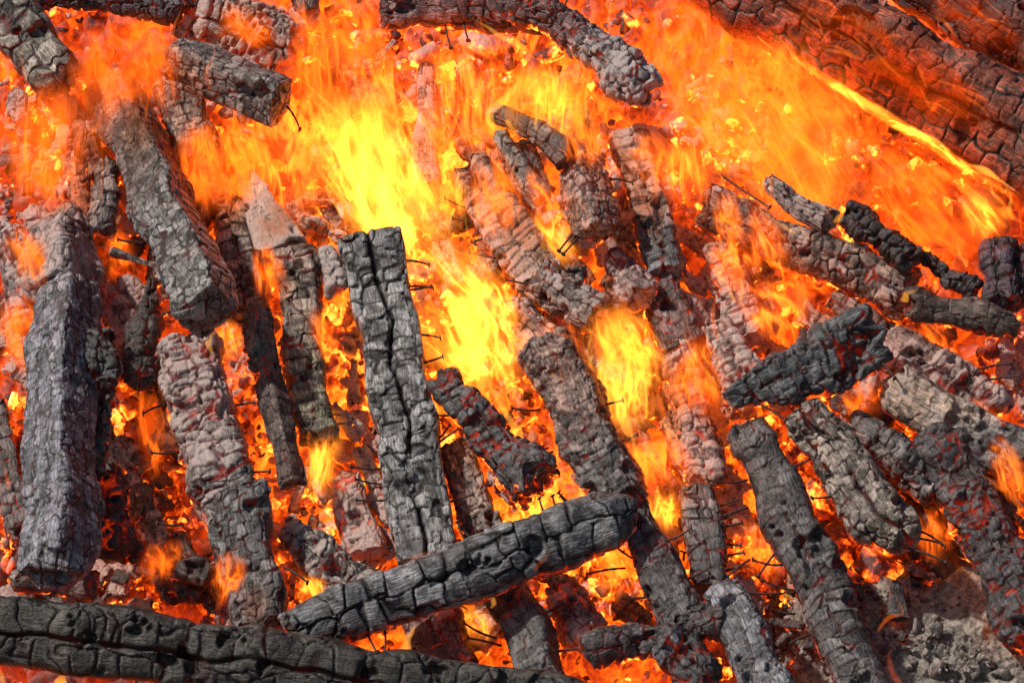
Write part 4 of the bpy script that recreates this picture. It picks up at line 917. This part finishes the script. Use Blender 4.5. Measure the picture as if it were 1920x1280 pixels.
LK = [
    ('curling flame in front of the dark stub with the ashy knob', [(405, 1145), (425, 1080), (430, 1040), (475, 1005)], 26, .42, 'r'),
    ('thin flame lick over the middle of the diagonal log', [(1000, 1070), (1020, 1045), (1050, 1018)], 10, .50, 'r'),
    ('flat flame lick along the foot of the upright beam', [(768, 1052), (795, 1038), (828, 1036)], 9, .48, 'o'),
    ('arched orange flame on the ash heap', [(1645, 1185), (1665, 1155), (1690, 1150), (1686, 1128), (1655, 1130)], 11, .28, 'o'),
    ('pale orange flame at the bottom right of the long rounded beam', [(1692, 1290), (1672, 1255), (1668, 1225), (1685, 1205)], 18, .3, 'r'),
    ('small flame crossing the face of the huge red-brown log', [(1745, 212), (1758, 192), (1785, 182)], 12, .40, 'o'),
    ('pointed flame beside the dark rounded log end', [(1690, 565), (1700, 550), (1725, 540)], 22, .34, 'y'),
    ('thin upright flame in front of the grooved wedge', [(1428, 372), (1430, 345), (1432, 318)], 10, .34, 'y'),
    ('leaning flame right of the grooved wedge', [(1562, 418), (1575, 402), (1588, 392)], 14, .32, 'y'),
    ('yellow flame from the nail on the long rounded beam', [(1468, 1115), (1480, 1117), (1492, 1123)], 12, .40, 'y'),
    ('bright curved flame on the left gap, upper', [(262, 750), (255, 735), (270, 722), (290, 730)], 9, .2, 'o'),
    ('thin curved flame low in the left gap', [(240, 745), (245, 762), (265, 775), (300, 790)], 8, .2, 'r'),
    ('yellow loop of flame under the long leaning beam foot', [(400, 665), (392, 640), (405, 622), (420, 640)], 14, .3, 'y'),
    ('flame rising beside the narrow dark beam', [(570, 900), (590, 860), (612, 830), (620, 800)], 30, .24, 'o'),
    ('flame curl at the foot of the narrow dark beam', [(545, 960), (560, 930), (555, 905)], 16, .26, 'r'),
    ('long flame running up right of the black splintered chunk', [(1005, 900), (985, 850), (960, 800), (930, 740), (905, 690)], 26, .24, 'y'),
    ('flame strand over the nails of the upright beam', [(900, 700), (870, 640), (850, 580), (830, 500)], 30, .22, 'y'),
    ('tall yellow flame strand above the upright beam top', [(770, 470), (735, 400), (715, 330), (690, 240)], 46, .24, 'y'),
    ('second yellow flame strand above the upright beam top', [(700, 440), (680, 380), (690, 320), (665, 250)], 36, .26, 'y'),
    ('flame finger under the curved glowing piece', [(925, 245), (915, 210), (950, 180), (975, 150), (978, 125)], 22, .40, 'y'),
    ('loop of flame above the curved glowing piece', [(975, 195), (1005, 190), (1010, 165), (995, 130)], 14, .42, 'y'),
    ('diagonal flame under the nail-studded top log', [(990, 98), (950, 75), (915, 50), (880, 35)], 16, .34, 'y'),
    ('flame strand left of the block column', [(775, 330), (780, 260), (790, 190), (785, 120)], 16, .28, 'o'),
    ('flame tongue left of the nail-studded top log', [(690, 80), (690, 50), (680, 10), (690, -20)], 24, .28, 'o'),
    ('flame tongue reaching past the top edge left of centre', [(720, 100), (712, 60), (722, 30)], 18, .28, 'o'),
    ('forked flame below the pinkish burning beam', [(1140, 700), (1150, 660), (1185, 630), (1190, 590)], 18, .34, 'y'),
    ('flame streak over the pinkish burning beam', [(1090, 640), (1050, 625), (1010, 612)], 12, .36, 'o'),
    ('flame tongue right of the black blocky beam', [(1185, 820), (1165, 770), (1150, 720), (1160, 690)], 24, .3, 'y'),
    ('slim flame beside the flaking column', [(1245, 790), (1235, 740), (1225, 690)], 14, .3, 'o'),
    ('flame tongue in the gap below the curled crust', [(1345, 640), (1335, 590), (1345, 540)], 16, .28, 'o'),
    ('flame streak above the long brown-grey log', [(1490, 440), (1455, 415), (1410, 385)], 12, .34, 'y'),
    ('thin flame on the face of the long brown-grey log', [(1485, 530), (1478, 500), (1470, 475)], 10, .34, 'o'),
    ('small flame above the dark right-edge coal', [(1815, 500), (1800, 480), (1795, 450)], 14, .3, 'y'),
    ('flame at the right edge by the pale blocky beam', [(1878, 800), (1885, 775), (1890, 755)], 20, .34, 'r'),
    ('flame curling over the hanging beam end', [(392, 170), (388, 130), (402, 100), (398, 70)], 12, .46, 'o'),
    ('small flame near the grey log end', [(150, 75), (158, 60), (156, 48)], 8, .36, 'o'),
    ('flame between the two scaly beams', [(350, 330), (345, 290), (358, 250)], 12, .26, 'o'),
    ('low flame at the bottom left corner', [(110, 1290), (118, 1270), (128, 1262)], 36, .3, 'y'),
    ('flame cut by the bottom left corner', [(0, 1290), (2, 1265), (-4, 1240)], 14, .5, 'y'),
    ('flame below the left part of the diagonal log', [(752, 1225), (768, 1195), (780, 1165)], 22, .2, 'y'),
    ('short flame under the diagonal log beside the ladder-cracked beam', [(922, 1140), (925, 1122), (923, 1105)], 12, .3, 'y'),
    ('bright flame at the foot of the black splintered chunk', [(958, 985), (968, 960), (985, 935)], 16, .24, 'y'),
    ('flame in front of the left edge beam', [(8, 680), (18, 640), (14, 600)], 22, .2, 'r'),
    ('thin flame left of the foot of the tall blue-grey beam', [(16, 920), (10, 890), (4, 860)], 12, .2, 'o'),
    ('bright ragged flame edge on the lower right beam', [(1925, 960), (1900, 935), (1880, 915), (1870, 895)], 22, .3, 'o'),
]
for lb, pts, wpx, h, kd in LK: lick(lb, pts, wpx, h, kd)
lick('long ragged yellow line of fire along the lower edge of the huge red-brown log',
     [(1960, 396), (1900, 356), (1850, 324), (1800, 300), (1755, 264), (1700, 240), (1650, 208), (1600, 180), (1550, 142), (1500, 114), (1450, 92), (1420, 68)], 11, .34, 'y', flat=1, wob=.8)
lick('thin second thread of fire just below the long yellow edge line', [(1930, 388), (1860, 344), (1790, 306), (1740, 262), (1690, 244), (1620, 202), (1560, 158)], 8, .33, 'o', flat=1, wob=.9)
lick('second ragged strip of fire between the two corner logs', [(1870, 190), (1830, 150), (1780, 118), (1730, 80), (1680, 40), (1640, 12), (1600, -10)], 15, .30, 'y', flat=.8, wob=.9)
lick('ragged glow of fire under the lower edge strip at the right', [(1940, 430), (1880, 400), (1820, 360), (1760, 320), (1700, 285), (1650, 262)], 16, .24, 'o', flat=.8, wob=.9)
print('objects', len(bpy.data.objects))
